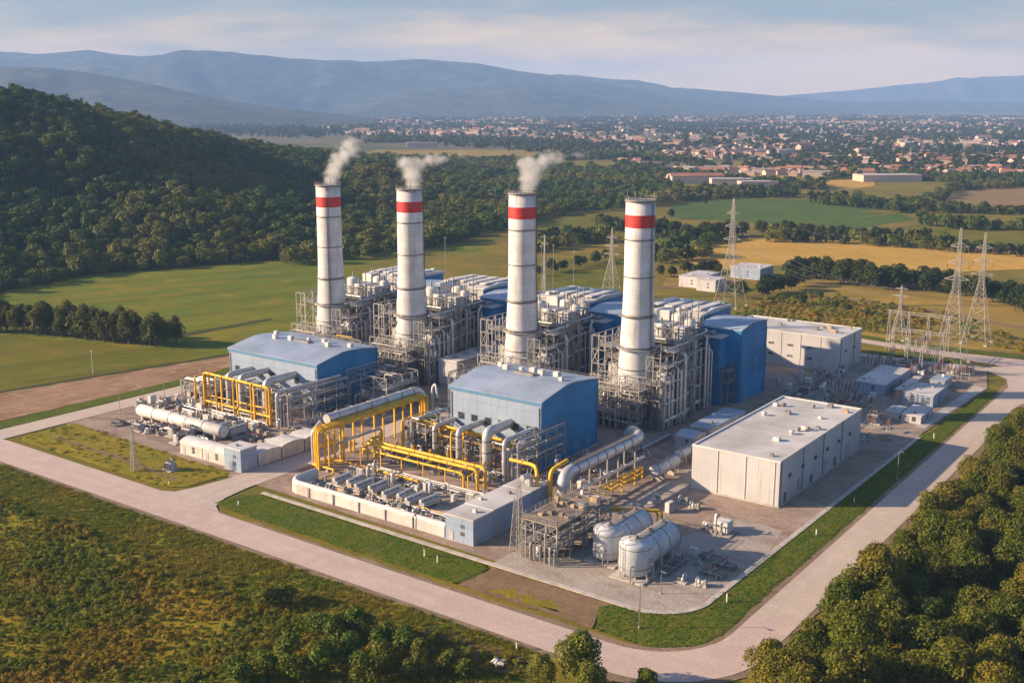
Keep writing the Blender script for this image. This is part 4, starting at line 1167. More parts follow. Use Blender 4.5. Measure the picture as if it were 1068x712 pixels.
# ---------------------------------------------------------------- the two turbine halls in front
def turbine_hall(x0, x1, y0, y1, eave, rise, lab, nwin):
    o = thing('turbine_hall', ((x0 + x1) / 2, (y0 + y1) / 2, 0), lab, 'industrial building', 'blue turbine halls')
    pr = hall_prof(y0, y1, eave, rise)
    MB().prism([(y0, 0)] + pr + [(y1, 0)], x0, x1).build('wall', 'blue_clad', o)
    c = sub(MB().box(x0 + .02, x1 - .02, y0 - .14, y0 - .003, .4, eave - .65).build('front_cladding', 'pale_clad', o))
    MB().box(x0 - .35, x1 + .35, y0 - .42, y0 - .02, eave - .65, eave + .12).build('fascia', 'blue_trim', o)
    pr2 = hall_prof(y0 - .45, y1 + .4, eave + .12, rise)
    rf = sub(MB().prism(pr2 + [(q[0], q[1] + .25) for q in reversed(pr2)], x0 - .4, x1 + .4).build('roof', 'roof_sheet', o))
    ym = (y0 + y1) / 2
    rg = random.Random(int(-x0))
    for i in range(7):
        xx = x0 + 3 + (x1 - x0 - 6) * i / 6
        yy = ym + rg.uniform(-2, 5); s = rg.uniform(.8, 1.5)
        zt = eave + .1 + rise * float(np.interp((yy - y0) / (y1 - y0), (0, .2, .4, .47, .56, .78, 1), (0, .52, .97, 1, .98, .7, .28)))
        MB().bbox(xx - .6 * s, xx + .6 * s, yy - .6 * s, yy + .6 * s, zt, zt + .55 + .8 * s, .14).build('roof_vent', 'white_paint', rf)
    MB().bbox(ym - ym + (x0 + x1) / 2 - 3.2, (x0 + x1) / 2 + 3.2, ym - 1, ym + 1.2, eave + rise, eave + rise + .9, .2).build('ridge_vent', 'galv', rf)
    rl = MB().rail([(x0 + .3, y1 - 1.2), (x1 - .3, y1 - 1.2)], eave + .9, 1.1, 2, .06); rl.build('railing', 'galv', rf)
    for i in range(nwin):
        xx = x0 + 2.5 + (x1 - x0 - 7) * i / max(1, nwin - 1)
        w = sub(MB().box(xx, xx + 2.2, y0 - .2, y0 - .143, eave * .52, eave * .52 + 2.0).build('window', 'galv', o))
        MB().box(xx + .15, xx + 2.05, y0 - .23, y0 - .202, eave * .52 + .15, eave * .52 + 1.85).build('pane', 'glass_dark', w)
        MB().box(xx + .2, xx + 1.9, y0 - .22, y0 - .143, 1.2, 3.4).build('louvre', 'galv_dark', o)
    for i in range(4):
        yy = y0 + 3 + i * 6
        MB().box(x1 + .004, x1 + .1, yy, yy + 2.4, 1.5 if i else 0, 3.5).build('door' if i == 0 else 'louvre', 'blue_trim', o)
    for xx in (x0 + .5, x1 - .5):
        MB().tube([(xx, y0 - .3, 0), (xx, y0 - .3, eave - 1.2)], .11, 6).build('downpipe', 'galv', o)
    MB().tube([(x1 + .2, y1 - .5, 0), (x1 + .2, y1 - .5, eave - .5)], .11, 6).build('downpipe', 'blue_trim', o)
    MB().box(x0 - .3, x1 + .3, y0 - .5, y1 + .3, -.1, .35).build('plinth', 'concrete', o)
    return o
turbine_hall(-177.2, -148.4, 216.6, 243.2, 17.2, 2.3, 'blue hall with pale front wall and arched grey roof in the middle of the works', 6)
turbine_hall(-270.0, -231.2, 221.0, 247.0, 14.2, 2.0, 'blue hall with pale front wall and arched roof before the leftmost chimney', 7)
# ---------------------------------------------------------------- pipework before the halls
def elbow_pipe(lab, x, y, r, top, yend, mat='lagging', group='large grey elbow pipes before the halls', nm='elbow_duct'):
    o = thing(nm, (x, y, 0), lab, 'pipe', group)
    b = sub(MB().tube([(x, y, .4), (x, y, top), (x, yend, top)], r, 16, r * 1.5).build('duct', mat, o))
    for z in (2.2, top * .5, top - r * 1.9):
        MB().lathe([(r, z), (r + .12, z + .01), (r + .12, z + .22), (r, z + .23)], (x, y, 0), 16).build('flange', 'galv_dark', b)
    MB().box(x - r - .3, x + r + .3, y - r - .3, y + r + .3, 0, .5).build('footing', 'concrete', o)
    return o
elbow_pipe('thick grey elbow duct at the right end before the middle blue hall', -158.0, 207.0, 1.25, 10.6, 216.4)
elbow_pipe('slimmer grey elbow pipe with a yellow pipe beside it, before the middle blue hall', -166.6, 206.6, .8, 9.4, 216.4)
elbow_pipe('narrow grey elbow pipe left of the others before the middle blue hall', -175.6, 208.0, .62, 8.6, 216.4)
elbow_pipe('thick grey elbow duct nearest the blue hall on the left', -240.6, 209.5, 1.2, 10.2, 220.8)
elbow_pipe('grey elbow duct in the middle of the left yellow pipe frame', -252.6, 210.5, .95, 9.8, 220.8)
elbow_pipe('grey elbow duct at the left end of the left yellow pipe frame', -259.6, 211.5, .9, 9.2, 220.8)

def yellow_frame(lab, x0, x1, y, zt, zl, n, depth):
    """yellow gas pipes carried on yellow posts along the front"""
    o = thing('gas_pipework', ((x0 + x1) / 2, y, 0), lab, 'pipe frame', 'yellow gas pipe frames')
    for i in range(n):
        xx = x0 + (x1 - x0) * i / (n - 1)
        MB().bar((xx, y, 0), (xx, y, zt - .3), .42).build('post', 'yellow_paint', o)
        MB().bar((xx, y, zl - .45), (xx, y + depth, zl - .45), .22).bar((xx, y + depth, 0), (xx, y + depth, zl - .3), .22).build('bracket', 'yellow_paint', o)
    pipe(o, [(x0 - .2, y - .5, .2), (x0 - .2, y - .5, zt), (x1 + .2, y - .5, zt - .5), (x1 + .2, y - .5, .2)], .36, 'yellow_paint', 1.3, 10)
    pipe(o, [(x0 + .9, y + .5, .2), (x0 + .9, y + .5, zt - .7), (x1 - 2.2, y + .5, zt - 1.2), (x1 - 2.2, y + .5, .2)], .28, 'yellow_paint', 1.1, 8)
    pipe(o, [(x0, y - .4, zl), (x1, y - .4, zl - .3)], .34, 'yellow_paint', 1, 8)
    pipe(o, [(x0, y + depth * .6, zl + 1), (x1 + 1, y + depth * .6, zl + 1), (x1 + 1, y + depth * .6, .2)], .2, 'yellow_paint', .8, 8)
    for k in range(3):
        xx = x0 + (x1 - x0) * (.22 + .27 * k)
        pipe(o, [(xx, y - .5, zt - .1), (xx, y - 1.3, zt - .5), (xx, y - 1.3, .2)], .24, 'yellow_paint', .8, 8)
    return o
yellow_frame('tall yellow gas pipe frame before the left blue hall', -260.0, -232.0, 203.4, 11.6, 3.0, 5, 3)
yellow_frame('yellow gas pipe frame with level pipes against the front of the middle blue hall', -184.5, -153, 211.2, 8.4, 5.6, 5, 2.5)
def yellow_stub(lab, x, y, zt, y2):
    o = thing('gas_riser', (x, y, 0), lab, 'pipe', 'yellow gas risers')
    pipe(o, [(x, y, .1), (x, y, zt), (x, y2, zt)], .3, 'yellow_paint', .9, 10)
    MB().lathe([(.5, 0), (.5, .35)], (x, y, 0), 12).build('footing', 'concrete', o)
    MB().lathe([(.3, 2), (.48, 2.01), (.48, 2.2), (.3, 2.21)], (x, y, 0), 12).build('flange', 'yellow_paint', o)
yellow_stub('yellow riser pipe beside the slimmer grey elbow before the middle hall', -168.2, 205.6, 9.0, 211)
yellow_stub('short yellow riser at the left end before the middle hall', -184.2, 205.2, 9.4, 212)
yellow_stub('yellow riser pipe farthest left beyond the left pipe frame', -268.5, 206.0, 8.4, 216)

def process_frame(lab, x0, x1, y0, y1, nx, ny, levels, seed, loc_group='steel process frames before the halls', side=True):
    o = thing('pipe_structure', ((x0 + x1) / 2, (y0 + y1) / 2, 0), lab, 'steel frame', loc_group)
    rg = random.Random(seed)
    xs = [x0 + (x1 - x0) * i / (nx - 1) for i in range(nx)]; ys = [y0 + (y1 - y0) * i / (ny - 1) for i in range(ny)]
    decks = [(rg.choice(xs[:-1]), x1, y0, y1, z) for z in levels[:-1]]
    frame(o, xs, ys, levels, .24, 'pale_steel', 0, decks)
    for i in range(12):
        z = rg.choice(levels) + rg.uniform(.35, .8); rr = rg.choice((.12, .16, .22, .3))
        yy = rg.uniform(y0, y1); xx = rg.uniform(x0, x1 - 2)
        m = rg.choice(('lagging', 'lagging', 'galv', 'pale_steel', 'lagging_dull', 'yellow_paint' if rg.random() < .3 else 'galv'))
        if rg.random() < .55: pipe(o, [(xx, yy, .2), (xx, yy, z), (min(x1 + .5, xx + rg.uniform(3, 9)), yy, z)], rr, m)
        else: pipe(o, [(xx, y0 - .6, .2), (xx, y0 - .6, z), (xx, y1 + .5, z)], rr, m)
    for i in range(9):
        xx = rg.uniform(x0 + 1, x1 - 1); yy = rg.uniform(y0 + .6, y1 - .6); z = rg.choice([0] + list(levels[:-1])) + .23
        if rg.random() < .5:
            r = rg.uniform(.4, .9); h_ = rg.uniform(1.2, 3)
            MB().lathe([(r, z), (r, z + h_), (r * .6, z + h_ + .3), (.02, z + h_ + .36)], (xx, yy, 0), 14).build('vessel', rg.choice(('white_paint', 'lagging', 'pale_steel')), o)
        else:
            a = rg.uniform(.5, 1.2)
            MB().bbox(xx - a, xx + a, yy - .5, yy + .5, z, z + rg.uniform(.8, 2), .06).build('cabinet', rg.choice(('white_paint', 'galv', 'lagging_dull', 'tan_box')), o)
    return o
process_frame('pale steel frame full of pipes before the left blue hall', -262, -236, 212.5, 218.5, 6, 3, [3.2, 6.4], 5)
process_frame('pale steel frame full of pipes before the middle blue hall', -176, -152, 209.0, 215, 6, 3, [3.2, 6.2], 6)
process_frame('low steel frame of pipes left of the middle blue hall', -186.5, -178.6, 208, 222, 3, 4, [3, 6, 8.6], 7)
process_frame('low pale steel frame at the left end before the left blue hall', -278, -264.5, 208, 218, 4, 3, [2.8, 5.4], 8)
process_frame('steel frame of pipes between the left blue hall and the entrance road', -229.5, -214, 232, 246, 4, 3, [3.4, 7, 10.4], 9)
process_frame('steel frame of grey pipes beyond the yellow pipe bridge', -200, -186, 244, 256, 4, 3, [4, 8, 11.6], 12)
process_frame('narrow steel frame of pipes behind the middle blue hall', -176, -160, 246.5, 256, 4, 3, [4.2, 8.4, 12], 14)
process_frame('steel frame of pipes right of the leftmost chimney foot', -262, -249, 250, 258, 4, 3, [4.2, 8.4, 13], 15)

def pipe_rack(lab, x, y0, y1, zt, n, seed):
    """tall rack of grey pipes running back along the side of a hall"""
    o = thing('pipe_rack', (x, (y0 + y1) / 2, 0), lab, 'pipe rack', 'grey pipe racks beside the halls')
    ys = [y0 + 1 + (y1 - y0 - 1) * i / (n - 1) for i in range(n)]
    for yy in ys:
        for dx in (0, 3.6):
            MB().bar((x + dx, yy, 0), (x + dx, yy, zt - .4), .26).build('column', 'pale_steel', o)
    for z in (zt * .4, zt * .7, zt - .5):
        mb = MB()
        for yy in ys: mb.bar((x - .3, yy, z), (x + 3.9, yy, z), .2)
        for dx in (0, 3.6): mb.bar((x + dx, y0 + 1, z - .1), (x + dx, y1, z - .1), .18)
        mb.build('floor_beams', 'pale_steel', o)
    mb = MB()
    for a, b in zip(ys[:-1], ys[1:]): mb.bar((x + 3.6, a, 0), (x + 3.6, b, zt * .4), .12).bar((x + 3.6, b, zt * .4), (x + 3.6, a, zt - .5), .12)
    mb.build('bracing', 'pale_steel', o)
    pipe(o, [(x + .4, y0, .2), (x + .4, y0, zt), (x + .4, y1, zt)], .55, 'lagging', 1.4, 12)
    for i, (z, dx, rr) in enumerate(((zt * .7 + .4, 1.0, .4), (zt * .7 + .35, 2.2, .3), (zt * .4 + .4, .8, .42), (zt * .4 + .4, 2.4, .42), (zt - .2, 2.2, .25), (zt - .2, 3.2, .2), (zt * .7 + .3, 3.2, .2))):
        pipe(o, [(x + dx, y0 + .6 + i * .3, .2), (x + dx, y0 + .6 + i * .3, z), (x + dx, y1 + .4, z)], rr, ('lagging', 'galv', 'lagging_dull')[i % 3], rr * 3)
    return o
pipe_rack('tall rack of grey pipes running back along the blue wall of the middle hall', -150.6, 203.6, 225, 10.6, 6, 1)
pipe_rack('tall rack of grey pipes running back along the blue wall of the left hall', -230.4, 204.0, 229, 9.8, 6, 2)

# yellow pipe bridge beside the entrance road
o = thing('pipe_bridge', (-195, 204, 0), 'long yellow pipe bridge carrying a silver duct beside the entrance road', 'pipe bridge')
for i, yy in enumerate((186.5, 193, 200, 208, 216, 223)):
    for dx in (-1.6, 1.6):
        MB().bar((-195 + dx, yy, 0), (-195 + dx, yy, 9.4), .4).build('post', 'yellow_paint', o)
    MB().bar((-197.4, yy, 9.2), (-192.6, yy, 9.2), .34, .4).build('cross_beam', 'yellow_paint', o)
for dx in (-1.6, 1.6): MB().bar((-195 + dx, 186, 9.62), (-195 + dx, 224, 9.62), .3, .4).build('girder', 'yellow_paint', o)
dk = sub(MB().tube([(-196.6, 190.5, 11.1), (-196.6, 226, 11.1), (-196.6, 228.4, 8), (-196.6, 228.4, .2)], 1.25, 16, 2.2).build('silver_duct', 'lagging', o))
for yy in (194, 200, 206, 212, 218, 223): MB().lathe([(1.25, yy), (1.36, yy + .01), (1.36, yy + .3), (1.25, yy + .31)], (-196.6, 0, 11.1), 16, 'y').build('flange', 'galv', dk)
for dx, rr, zt in ((-.2, .36, 10.25), (.9, .36, 10.25), (1.9, .3, 10.2)):
    pipe(o, [(-195 + dx, 184.8 - dx * .4, .1), (-195 + dx, 184.8 - dx * .4, zt), (-195 + dx, 226, zt), (-195 + dx, 226, .2)], rr, 'yellow_paint', 1.5, 10)
pipe(o, [(-199.2, 188, .1), (-199.2, 188, 8), (-199.2, 191, 9.9)], .5, 'lagging', 1.2, 10)
pipe(o, [(-193.2, 189.6, 5.4), (-193.2, 207, 5.4), (-193.2, 207, .2)], .42, 'lagging', 1.2, 10)
pipe(o, [(-197, 187.2, .1), (-197, 187.2, 4.4), (-197, 199, 4.4), (-197, 199, .2)], .34, 'yellow_paint', 1.1, 8)
for yy in (187.6, 189.5, 191.6): pipe(o, [(-193.0, yy, .1), (-193.0, yy, 9.0)], .3, 'yellow_paint', 1, 8)

# low yellow manifold over the basin yard
o = thing('gas_manifold', (-169, 195, 0), 'row of thick yellow pipes with down turned ends running across the basin yard', 'pipe')
for i, (yy, z, xe) in enumerate(((198.6, 5.8, -149.6), (196.9, 5.5, -150.8), (195.3, 5.2, -152.0), (193.4, 4.3, -154.6))):
    pipe(o, [(-188.6 + i * .3, yy + 6 - i * 1.2, .1 if i else z), (-188.6 + i * .3, yy + 6 - i * 1.2, z), (-188.6 + i * .3, yy, z), (xe, yy, z), (xe, yy, .1)], .40 if i < 3 else .28, 'yellow_paint', 1.3, 12)
for i in range(6):
    xx = -187.5 + i * 6.9
    MB().bar((xx, 193, 0), (xx, 193, 4.2), .2).bar((xx, 199, 0), (xx, 199, 5.2), .2).bar((xx, 193, 3.9), (xx, 199, 4.9), .2).build('trestle', 'yellow_paint', o)
o = thing('gas_pipe', (-180, 190, 0), 'low yellow pipe lying along the ground between the coolers and the yellow manifold', 'pipe')
pipe(o, [(-195.5, 188.2, .2), (-195.5, 188.2, 1.2), (-191, 190, 1.2), (-166, 190.2, 1.0), (-166, 190.2, .1)], .34, 'yellow_paint', .9, 10)
for xx in (-188, -182, -176, -170): MB().box(xx - .3, xx + .3, 189.6, 190.8, 0, .68).build('saddle', 'concrete', o)
o = thing('gas_pipe', (-188, 186, 0), 'low bent yellow pipe by the corner of the basin wall', 'pipe')
pipe(o, [(-196, 184.6, .2), (-196, 184.6, .9), (-188.6, 184.6, .9), (-186, 181.5, .9), (-186, 178, .9), (-184, 178, .2)], .28, 'yellow_paint', .9, 8)
for xx in (-193.5, -190.5): MB().box(xx - .25, xx + .25, 184, 185.2, 0, .62).build('saddle', 'concrete', o)

# basin wall
o = thing('basin_wall', (-165, 169.4, 0), 'long white rounded basin wall along the front of the pipe yard', 'wall')
path = [(-188.4, 178.5)] + [(-184.8 + 3.6 * math.cos(a), 173.2 + 3.6 * math.sin(a)) for a in [math.pi + q * math.pi / 16 for q in range(9)]] + [(-140.2, 169.4)]
path = [(x, y) for x, y in path]
mb = MB(); cp = MB()
prof = [(-.75, 0), (-.7, 2.2), (-.4, 2.85), (0, 3.05), (.4, 2.85), (.7, 2.2), (.75, 0)]
def sweep(mb, path, prof, smooth=True):
    n = len(prof); vs = []
    for i, p in enumerate(path):
        a = Vector(path[max(0, i - 1)]); b = Vector(path[min(len(path) - 1, i + 1)]); d = (b - a).normalized(); nn = Vector((d.y, -d.x))
        vs += [(p[0] + nn.x * q, p[1] + nn.y * q, z) for q, z in prof]
    fs = [(i * n + k, i * n + k + 1, (i + 1) * n + k + 1, (i + 1) * n + k) for i in range(len(path) - 1) for k in range(n - 1)]
    mb._add(vs, fs, smooth); mb._add(vs[:n], [tuple(range(n))]); mb._add(vs[-n:], [tuple(range(n - 1, -1, -1))])
sweep(mb, path, prof, False)
mb.build('wall', 'concrete_wall', o)
lid = MB(); sweep(lid, path, [(-.62, 2.62), (-.40, 2.97), (0, 3.16), (.40, 2.97), (.62, 2.62)], True); lid.build('capping', 'white_paint', o)
for xx in (-181, -173, -165, -157, -149):
    MB().box(xx - .12, xx + .12, 168.5, 168.7, 0, 2.5).build('buttress', 'concrete', o)
pipe(o, [(-148.6, 168.3, .3), (-148.6, 168.3, 2.9), (-148.6, 170.3, 3.3), (-148.6, 170.8, .6)], .11, 'galv_dark', .4, 6)

# low sheds
def shed(lab, x0, x1, y0, y1, h, mat='pale_clad', roof='roof_flat', bays=1, group=None, barrel=0., name='shed', side='x', cat='shed'):
    o = thing(name, ((x0 + x1) / 2, (y0 + y1) / 2, 0), lab, cat, group)
    MB().box(x0, x1, y0, y1, 0, h).build('wall', mat, o)
    if barrel:
        pr = arch_prof(y0 - .15, y1 + .15, h, barrel)
        MB().prism(pr + [(y1 + .15, h - .05), (y0 - .15, h - .05)][:0] + [(q[0], q[1] + .12) for q in reversed(pr)], x0 - .15, x1 + .15).build('roof', roof, o)
        MB().prism([(y0, h + .002)] + [(q[0], q[1] - .02) for q in arch_prof(y0 + .01, y1 - .01, h + .004, barrel)] + [(y1, h + .002)], x0, x1).build('gable', mat, o)
    else:
        rf = sub(MB().bbox(x0 - .22, x1 + .22, y0 - .22, y1 + .22, h, h + .32, .1).build('roof', roof, o))
        rg = random.Random(int(x0 * 7 + y0))
        for i in range(max(1, int((y1 - y0) * (x1 - x0) / 45))):
            vx, vy = rg.uniform(x0 + .8, x1 - .8), rg.uniform(y0 + .8, y1 - .8)
            MB().bbox(vx - .4, vx + .4, vy - .35, vy + .35, h + .32, h + .32 + rg.uniform(.3, .8), .06).build('roof_vent', rg.choice(('white_paint', 'galv', 'lagging_dull')), rf)
    L = (y1 - y0)
    for i in range(max(1, int(L / 5))):
        yy = y0 + 1 + i * 5
        if yy + 1.1 < y1:
            MB().box(x1 + .004, x1 + .08, yy, yy + 1.1, .1, min(2.2, h * .75)).build('door' if i % 2 == 0 else 'louvre', 'galv_dark' if i % 2 else 'lagging_dull', o)
    Lx = x1 - x0
    if Lx > 4:
        MB().box(x0 + 1, x0 + 2.1, y0 - .08, y0 - .004, .1, min(2.2, h * .75)).build('door', 'lagging_dull', o)
        for k in range(2):
            MB().box(x0 + Lx * .55, x0 + Lx * .55 + 1.0, y0 - .07, y0 - .004, h * .3 + k * h * .3, h * .3 + k * h * .3 + .8).build('louvre', 'galv_dark', o)
    MB().box(x0 - .2, x1 + .2, y0 - .25, y1 + .2, -.05, .12).build('plinth', 'concrete', o)
    return o
for i in range(4):
    y0 = 168.6 + i * 6.9
    shed(('grey box shed at the near right corner of the basin wall', 'second grey box shed behind the corner shed of the basin', 'third grey box shed in the row behind the basin corner',
          'rearmost grey box shed in the row behind the basin corner')[i], -139.8, -132.4, y0, y0 + 6.85, 5.4 + .12 * (i % 2), group='grey box sheds in a row behind the basin corner')
shed('tall white box shed with two small louvres at the corner of the entrance road', -213.4, -207.2, 171.2, 176.4, 5.6)
for i in range(3):
    y0 = 177.2 + i * 8
    shed(('low white container shed right behind the tall corner shed', 'middle white container shed along the entrance road', 'rearmost white container shed along the entrance road')[i],
         -213.6, -207.6, y0, y0 + 7.5, 3.1 + .15 * (i % 2), 'concrete_wall', 'white_paint', group='white container sheds along the entrance road', barrel=.5)
for i in range(2):
    x0 = -232.4 + i * 9.2
    shed(('left half of the pair of white barrel roofed sheds by the left verge', 'right half of the pair of white barrel roofed sheds, nearest the tall corner shed')[i],
         x0, x0 + 8.8, 172.4, 177.6, 3.0, 'concrete_wall', 'white_paint', group='white barrel roofed sheds', barrel=1.0)

# long white horizontal vessel on saddles
def long_tank(lab, name, a, b, z, r, mat='white_paint', axis='x', saddles=5, heads=.55, group=None, ladder_=False, rings=4):
    """horizontal cylinder from a to b with dished heads"""
    if axis == 'x': x0, x1, y = a[0], b[0], a[1]; L = x1 - x0; c = ((x0 + x1) / 2, y, z)
    else: y0, y1, x = a[1], b[1], a[0]; L = y1 - y0; c = (x, (y0 + y1) / 2, z)
    o = thing(name, (c[0], c[1], 0), lab, 'tank', group)
    hl = L / 2; e = r * heads
    prof = [(.02, -hl), (r * .45, -hl + e * .12), (r * .75, -hl + e * .36), (r * .93, -hl + e * .68), (r, -hl + e), (r, hl - e), (r * .93, hl - e * .68), (r * .75, hl - e * .36), (r * .45, hl - e * .12), (.02, hl)]
    sh = sub(MB().lathe(prof, c, 32, axis).build('shell', mat, o))
    for i in range(rings):
        q = -hl + e + (L - 2 * e) * i / max(1, rings - 1)
        MB().lathe([(r, q - .12), (r + .07, q - .11), (r + .07, q + .11), (r, q + .12)], c, 32, axis).build('band', 'galv', sh)
    for i in range(saddles):
        q = -hl + e + (L - 2 * e) * (i + .5) / saddles
        mb = MB()
        if axis == 'x': mb.box(c[0] + q - .35, c[0] + q + .35, y - r * .8, y + r * .8, 0, z - r * .55)
        else: mb.box(x - r * .8, x + r * .8, c[1] + q - .35, c[1] + q + .35, 0, z - r * .55)
        mb.build('saddle', 'concrete', o)
    return o, sh, c
o, sh, c = long_tank('very long white horizontal tank on saddles in the left yard', 'storage_tank', (-268.5, 186), (-231, 186), 2.7, 1.75, saddles=8, rings=6, heads=.3)
for xx in (-262, -250, -241): MB().lathe([(.4, 4.3), (.4, 4.9), (.02, 5.0)], (xx, 186, 0), 10).build('manhole', 'galv', sh)

# the two big tanks near the corner
def big_tank(lab, x, y0, y1, r, lad):
    z = r + 1.1
    o, sh, c = long_tank(lab, 'storage_tank', (x, y0 + 2), (x, y1), z, r, 'tank_paint', 'y', 3, .3, 'big silver tanks near the corner', rings=4)
    # drum shaped front end with a low cone roof
    q = r + .12
    fd = sub(MB().lathe([(q * .86, .85), (q, 1.5), (q, z + r * .80), (q * .93, z + r * .95), (.02, z + r + .35)], (x, y0 + q, 0), 28).build('front_drum', 'tank_paint', o))
    for zz in (2.2, z + r * .62): MB().lathe([(q, zz), (q + .05, zz + .01), (q + .05, zz + .16), (q, zz + .17)], (x, y0 + q, 0), 28).build('band', 'galv', fd)
    for k in range(6): MB().bar((x + q * .8 * math.cos(k * 1.047), y0 + q + q * .8 * math.sin(k * 1.047), 0), (x + q * .8 * math.cos(k * 1.047), y0 + q + q * .8 * math.sin(k * 1.047), 1.2), .3).build('leg', 'pale_steel', o)
    MB().box(x - r - .6, x + r + .6, y0 - .5, y1 + .5, -.03, .35).build('base', 'concrete', o)
    # walkway on the back
    wk = sub(MB().box(x - .7, x + .7, y0 + 2, y1 - 2, z + r + .12, z + r + .2).build('walkway', 'grating', o))
    MB().rail([(x - .7, y0 + 2), (x + .7, y0 + 2), (x + .7, y1 - 2), (x - .7, y1 - 2), (x - .7, y0 + 2)], z + r + .2, 1.0, 1.7, .06).build('railing', 'galv', wk)
    for yy in (y0 + 3.4, (y0 + y1) / 2, y1 - 3): MB().lathe([(.55, z + r - .15), (.55, z + r + .7), (.02, z + r + .8)], (x, yy, 0), 12).build('manhole', 'rust_deck', sh)
    ladder(o, x - r * .35, y0 - .25, .3, z + r + 1.0, .5)
    MB().bar((x - r * .35, y0 - .25, z + r + .9), (x - .2, y0 + 2.2, z + r + 1.1), .07).build('handrail', 'galv', o)
    pipe(o, [(x + r * .4, y0 + .2, z - r * .3), (x + r * .4, y0 - .9, z - r * .3), (x + r * .4, y0 - .9, .3)], .14, 'galv', .4, 8)
    pipe(o, [(x + r + .5, y0 + 1.5, .8), (x + r + .5, y1 - 1, .8), (x + r + .5, y1 + 1.5, .8)], .16, 'pale_steel', .5, 8)
    pipe(o, [(x + r + 1.0, y0 + 3, .2), (x + r + 1.0, y0 + 3, z), (x + r * .9, y0 + 3, z)], .13, 'pale_steel', .4, 8)
    for yy in (y0 + .8, y0 + 6, y1 - 1.5):
        MB().bar((x + r + .75, yy, 0), (x + r + .75, yy, 2.0), .14).build('pipe_stand', 'pale_steel', o)
    return o
big_tank('nearest big silver horizontal tank, right one of the pair by the corner', -98.2, 172.6, 189.6, 3.1, True)
big_tank('left one of the pair of big silver horizontal tanks, beside the steel deck', -106.4, 176.2, 193.0, 2.95, True)

# steel deck left of the tanks
o = thing('process_deck', (-117, 181, 0), 'open steel deck with a rusty floor left of the big tanks', 'steel deck')
frame(o, [-121.4, -118.6, -115.6, -113.0], [170.6, 175.4, 180.6, 185.8, 191], [3.2, 6.0, 8.0], .26, 'pale_steel', 0, [(-121.6, -112.8, 170.4, 191.2, 3.2)])
d = sub(MB().box(-121.7, -112.7, 170.3, 191.3, 8.15, 8.32).build('platform', 'rust_deck', o))
MB().rail([(-121.6, 170.4), (-112.8, 170.4), (-112.8, 191.2), (-121.6, 191.2), (-121.6, 170.4)], 8.32, 1.0, 1.8, .08).build('railing', 'pale_steel', d)
rg = random.Random(4)
for i in range(16):
    xx, yy = rg.uniform(-120.6, -113.8), rg.uniform(172, 190); a = rg.uniform(.3, .9)
    MB().bbox(xx - a, xx + a, yy - a, yy + a, 8.32, 8.32 + rg.uniform(.3, 1.2), .08).build('deck_box', rg.choice(('tan_box', 'rust_deck', 'white_paint', 'pale_steel', 'galv', 'rust_deck')), d)
for i in range(9):
    xx, yy = rg.uniform(-120.6, -113.8), rg.uniform(172, 190); r = rg.uniform(.5, 1.0)
    MB().lathe([(r, .2), (r, 2.4), (r * .5, 2.8), (.02, 2.85)], (xx, yy, 0), 14).build('vessel', rg.choice(('white_paint', 'lagging', 'pale_steel')), o)
for i in range(8):
    xx = -121 + i * 1.15; z = rg.choice((3.7, 6.5, 7.2))
    pipe(o, [(xx, 169.7, .2), (xx, 169.7, z), (xx, 188, z)], rg.choice((.12, .18, .26)), rg.choice(('lagging', 'galv', 'pale_steel')))
pipe(o, [(-113.6, 192.2, 5.4), (-104.5, 198, 5.0), (-104.5, 198, .2)], .3, 'yellow_paint', 1, 8)
pipe(o, [(-114.6, 192.4, 4.6), (-106, 199, 4.2), (-106, 199, .2)], .24, 'yellow_paint', 1, 8)
# lattice mast on its corner
def lattice_mast(lab, x, y, z0, h, w0, w1, mat='pale_steel', name='lattice_mast', group=None, cat='mast'):
    o = thing(name, (x, y, z0), lab, cat, group)
    for sx in (-1, 1):
        for sy in (-1, 1):
            MB().bar((x + sx * w0, y + sy * w0, z0), (x + sx * w1, y + sy * w1, z0 + h), .16, w2=.08).build('leg', mat, o)
    mb = MB(); n = max(4, int(h / 1.8))
    for i in range(n):
        t0, t1 = i / n, (i + 1) / n
        a, b = w0 + (w1 - w0) * t0, w0 + (w1 - w0) * t1; za, zb = z0 + h * t0, z0 + h * t1
        for (p, q) in (((-1, -1), (1, -1)), ((1, -1), (1, 1)), ((1, 1), (-1, 1)), ((-1, 1), (-1, -1))):
            mb.bar((x + p[0] * a, y + p[1] * a, za), (x + q[0] * b, y + q[1] * b, zb), .045)
            mb.bar((x + q[0] * a, y + q[1] * a, za), (x + p[0] * b, y + p[1] * b, zb), .045)
            mb.bar((x + p[0] * b, y + p[1] * b, zb), (x + q[0] * b, y + q[1] * b, zb), .045)
    mb.build('bracing', mat, o)
    MB().bar((x, y, z0 + h), (x, y, z0 + h + 1.8), .08).build('rod', mat, o)
    return o
lattice_mast('stubby lattice mast at the near left corner of the steel deck', -123.6, 172.2, 0, 14.6, 1.25, .35)
lattice_mast('thin lattice lighting mast on the left verge beside the white barrel sheds', -229.6, 156.4, .1, 11.5, .55, .28)

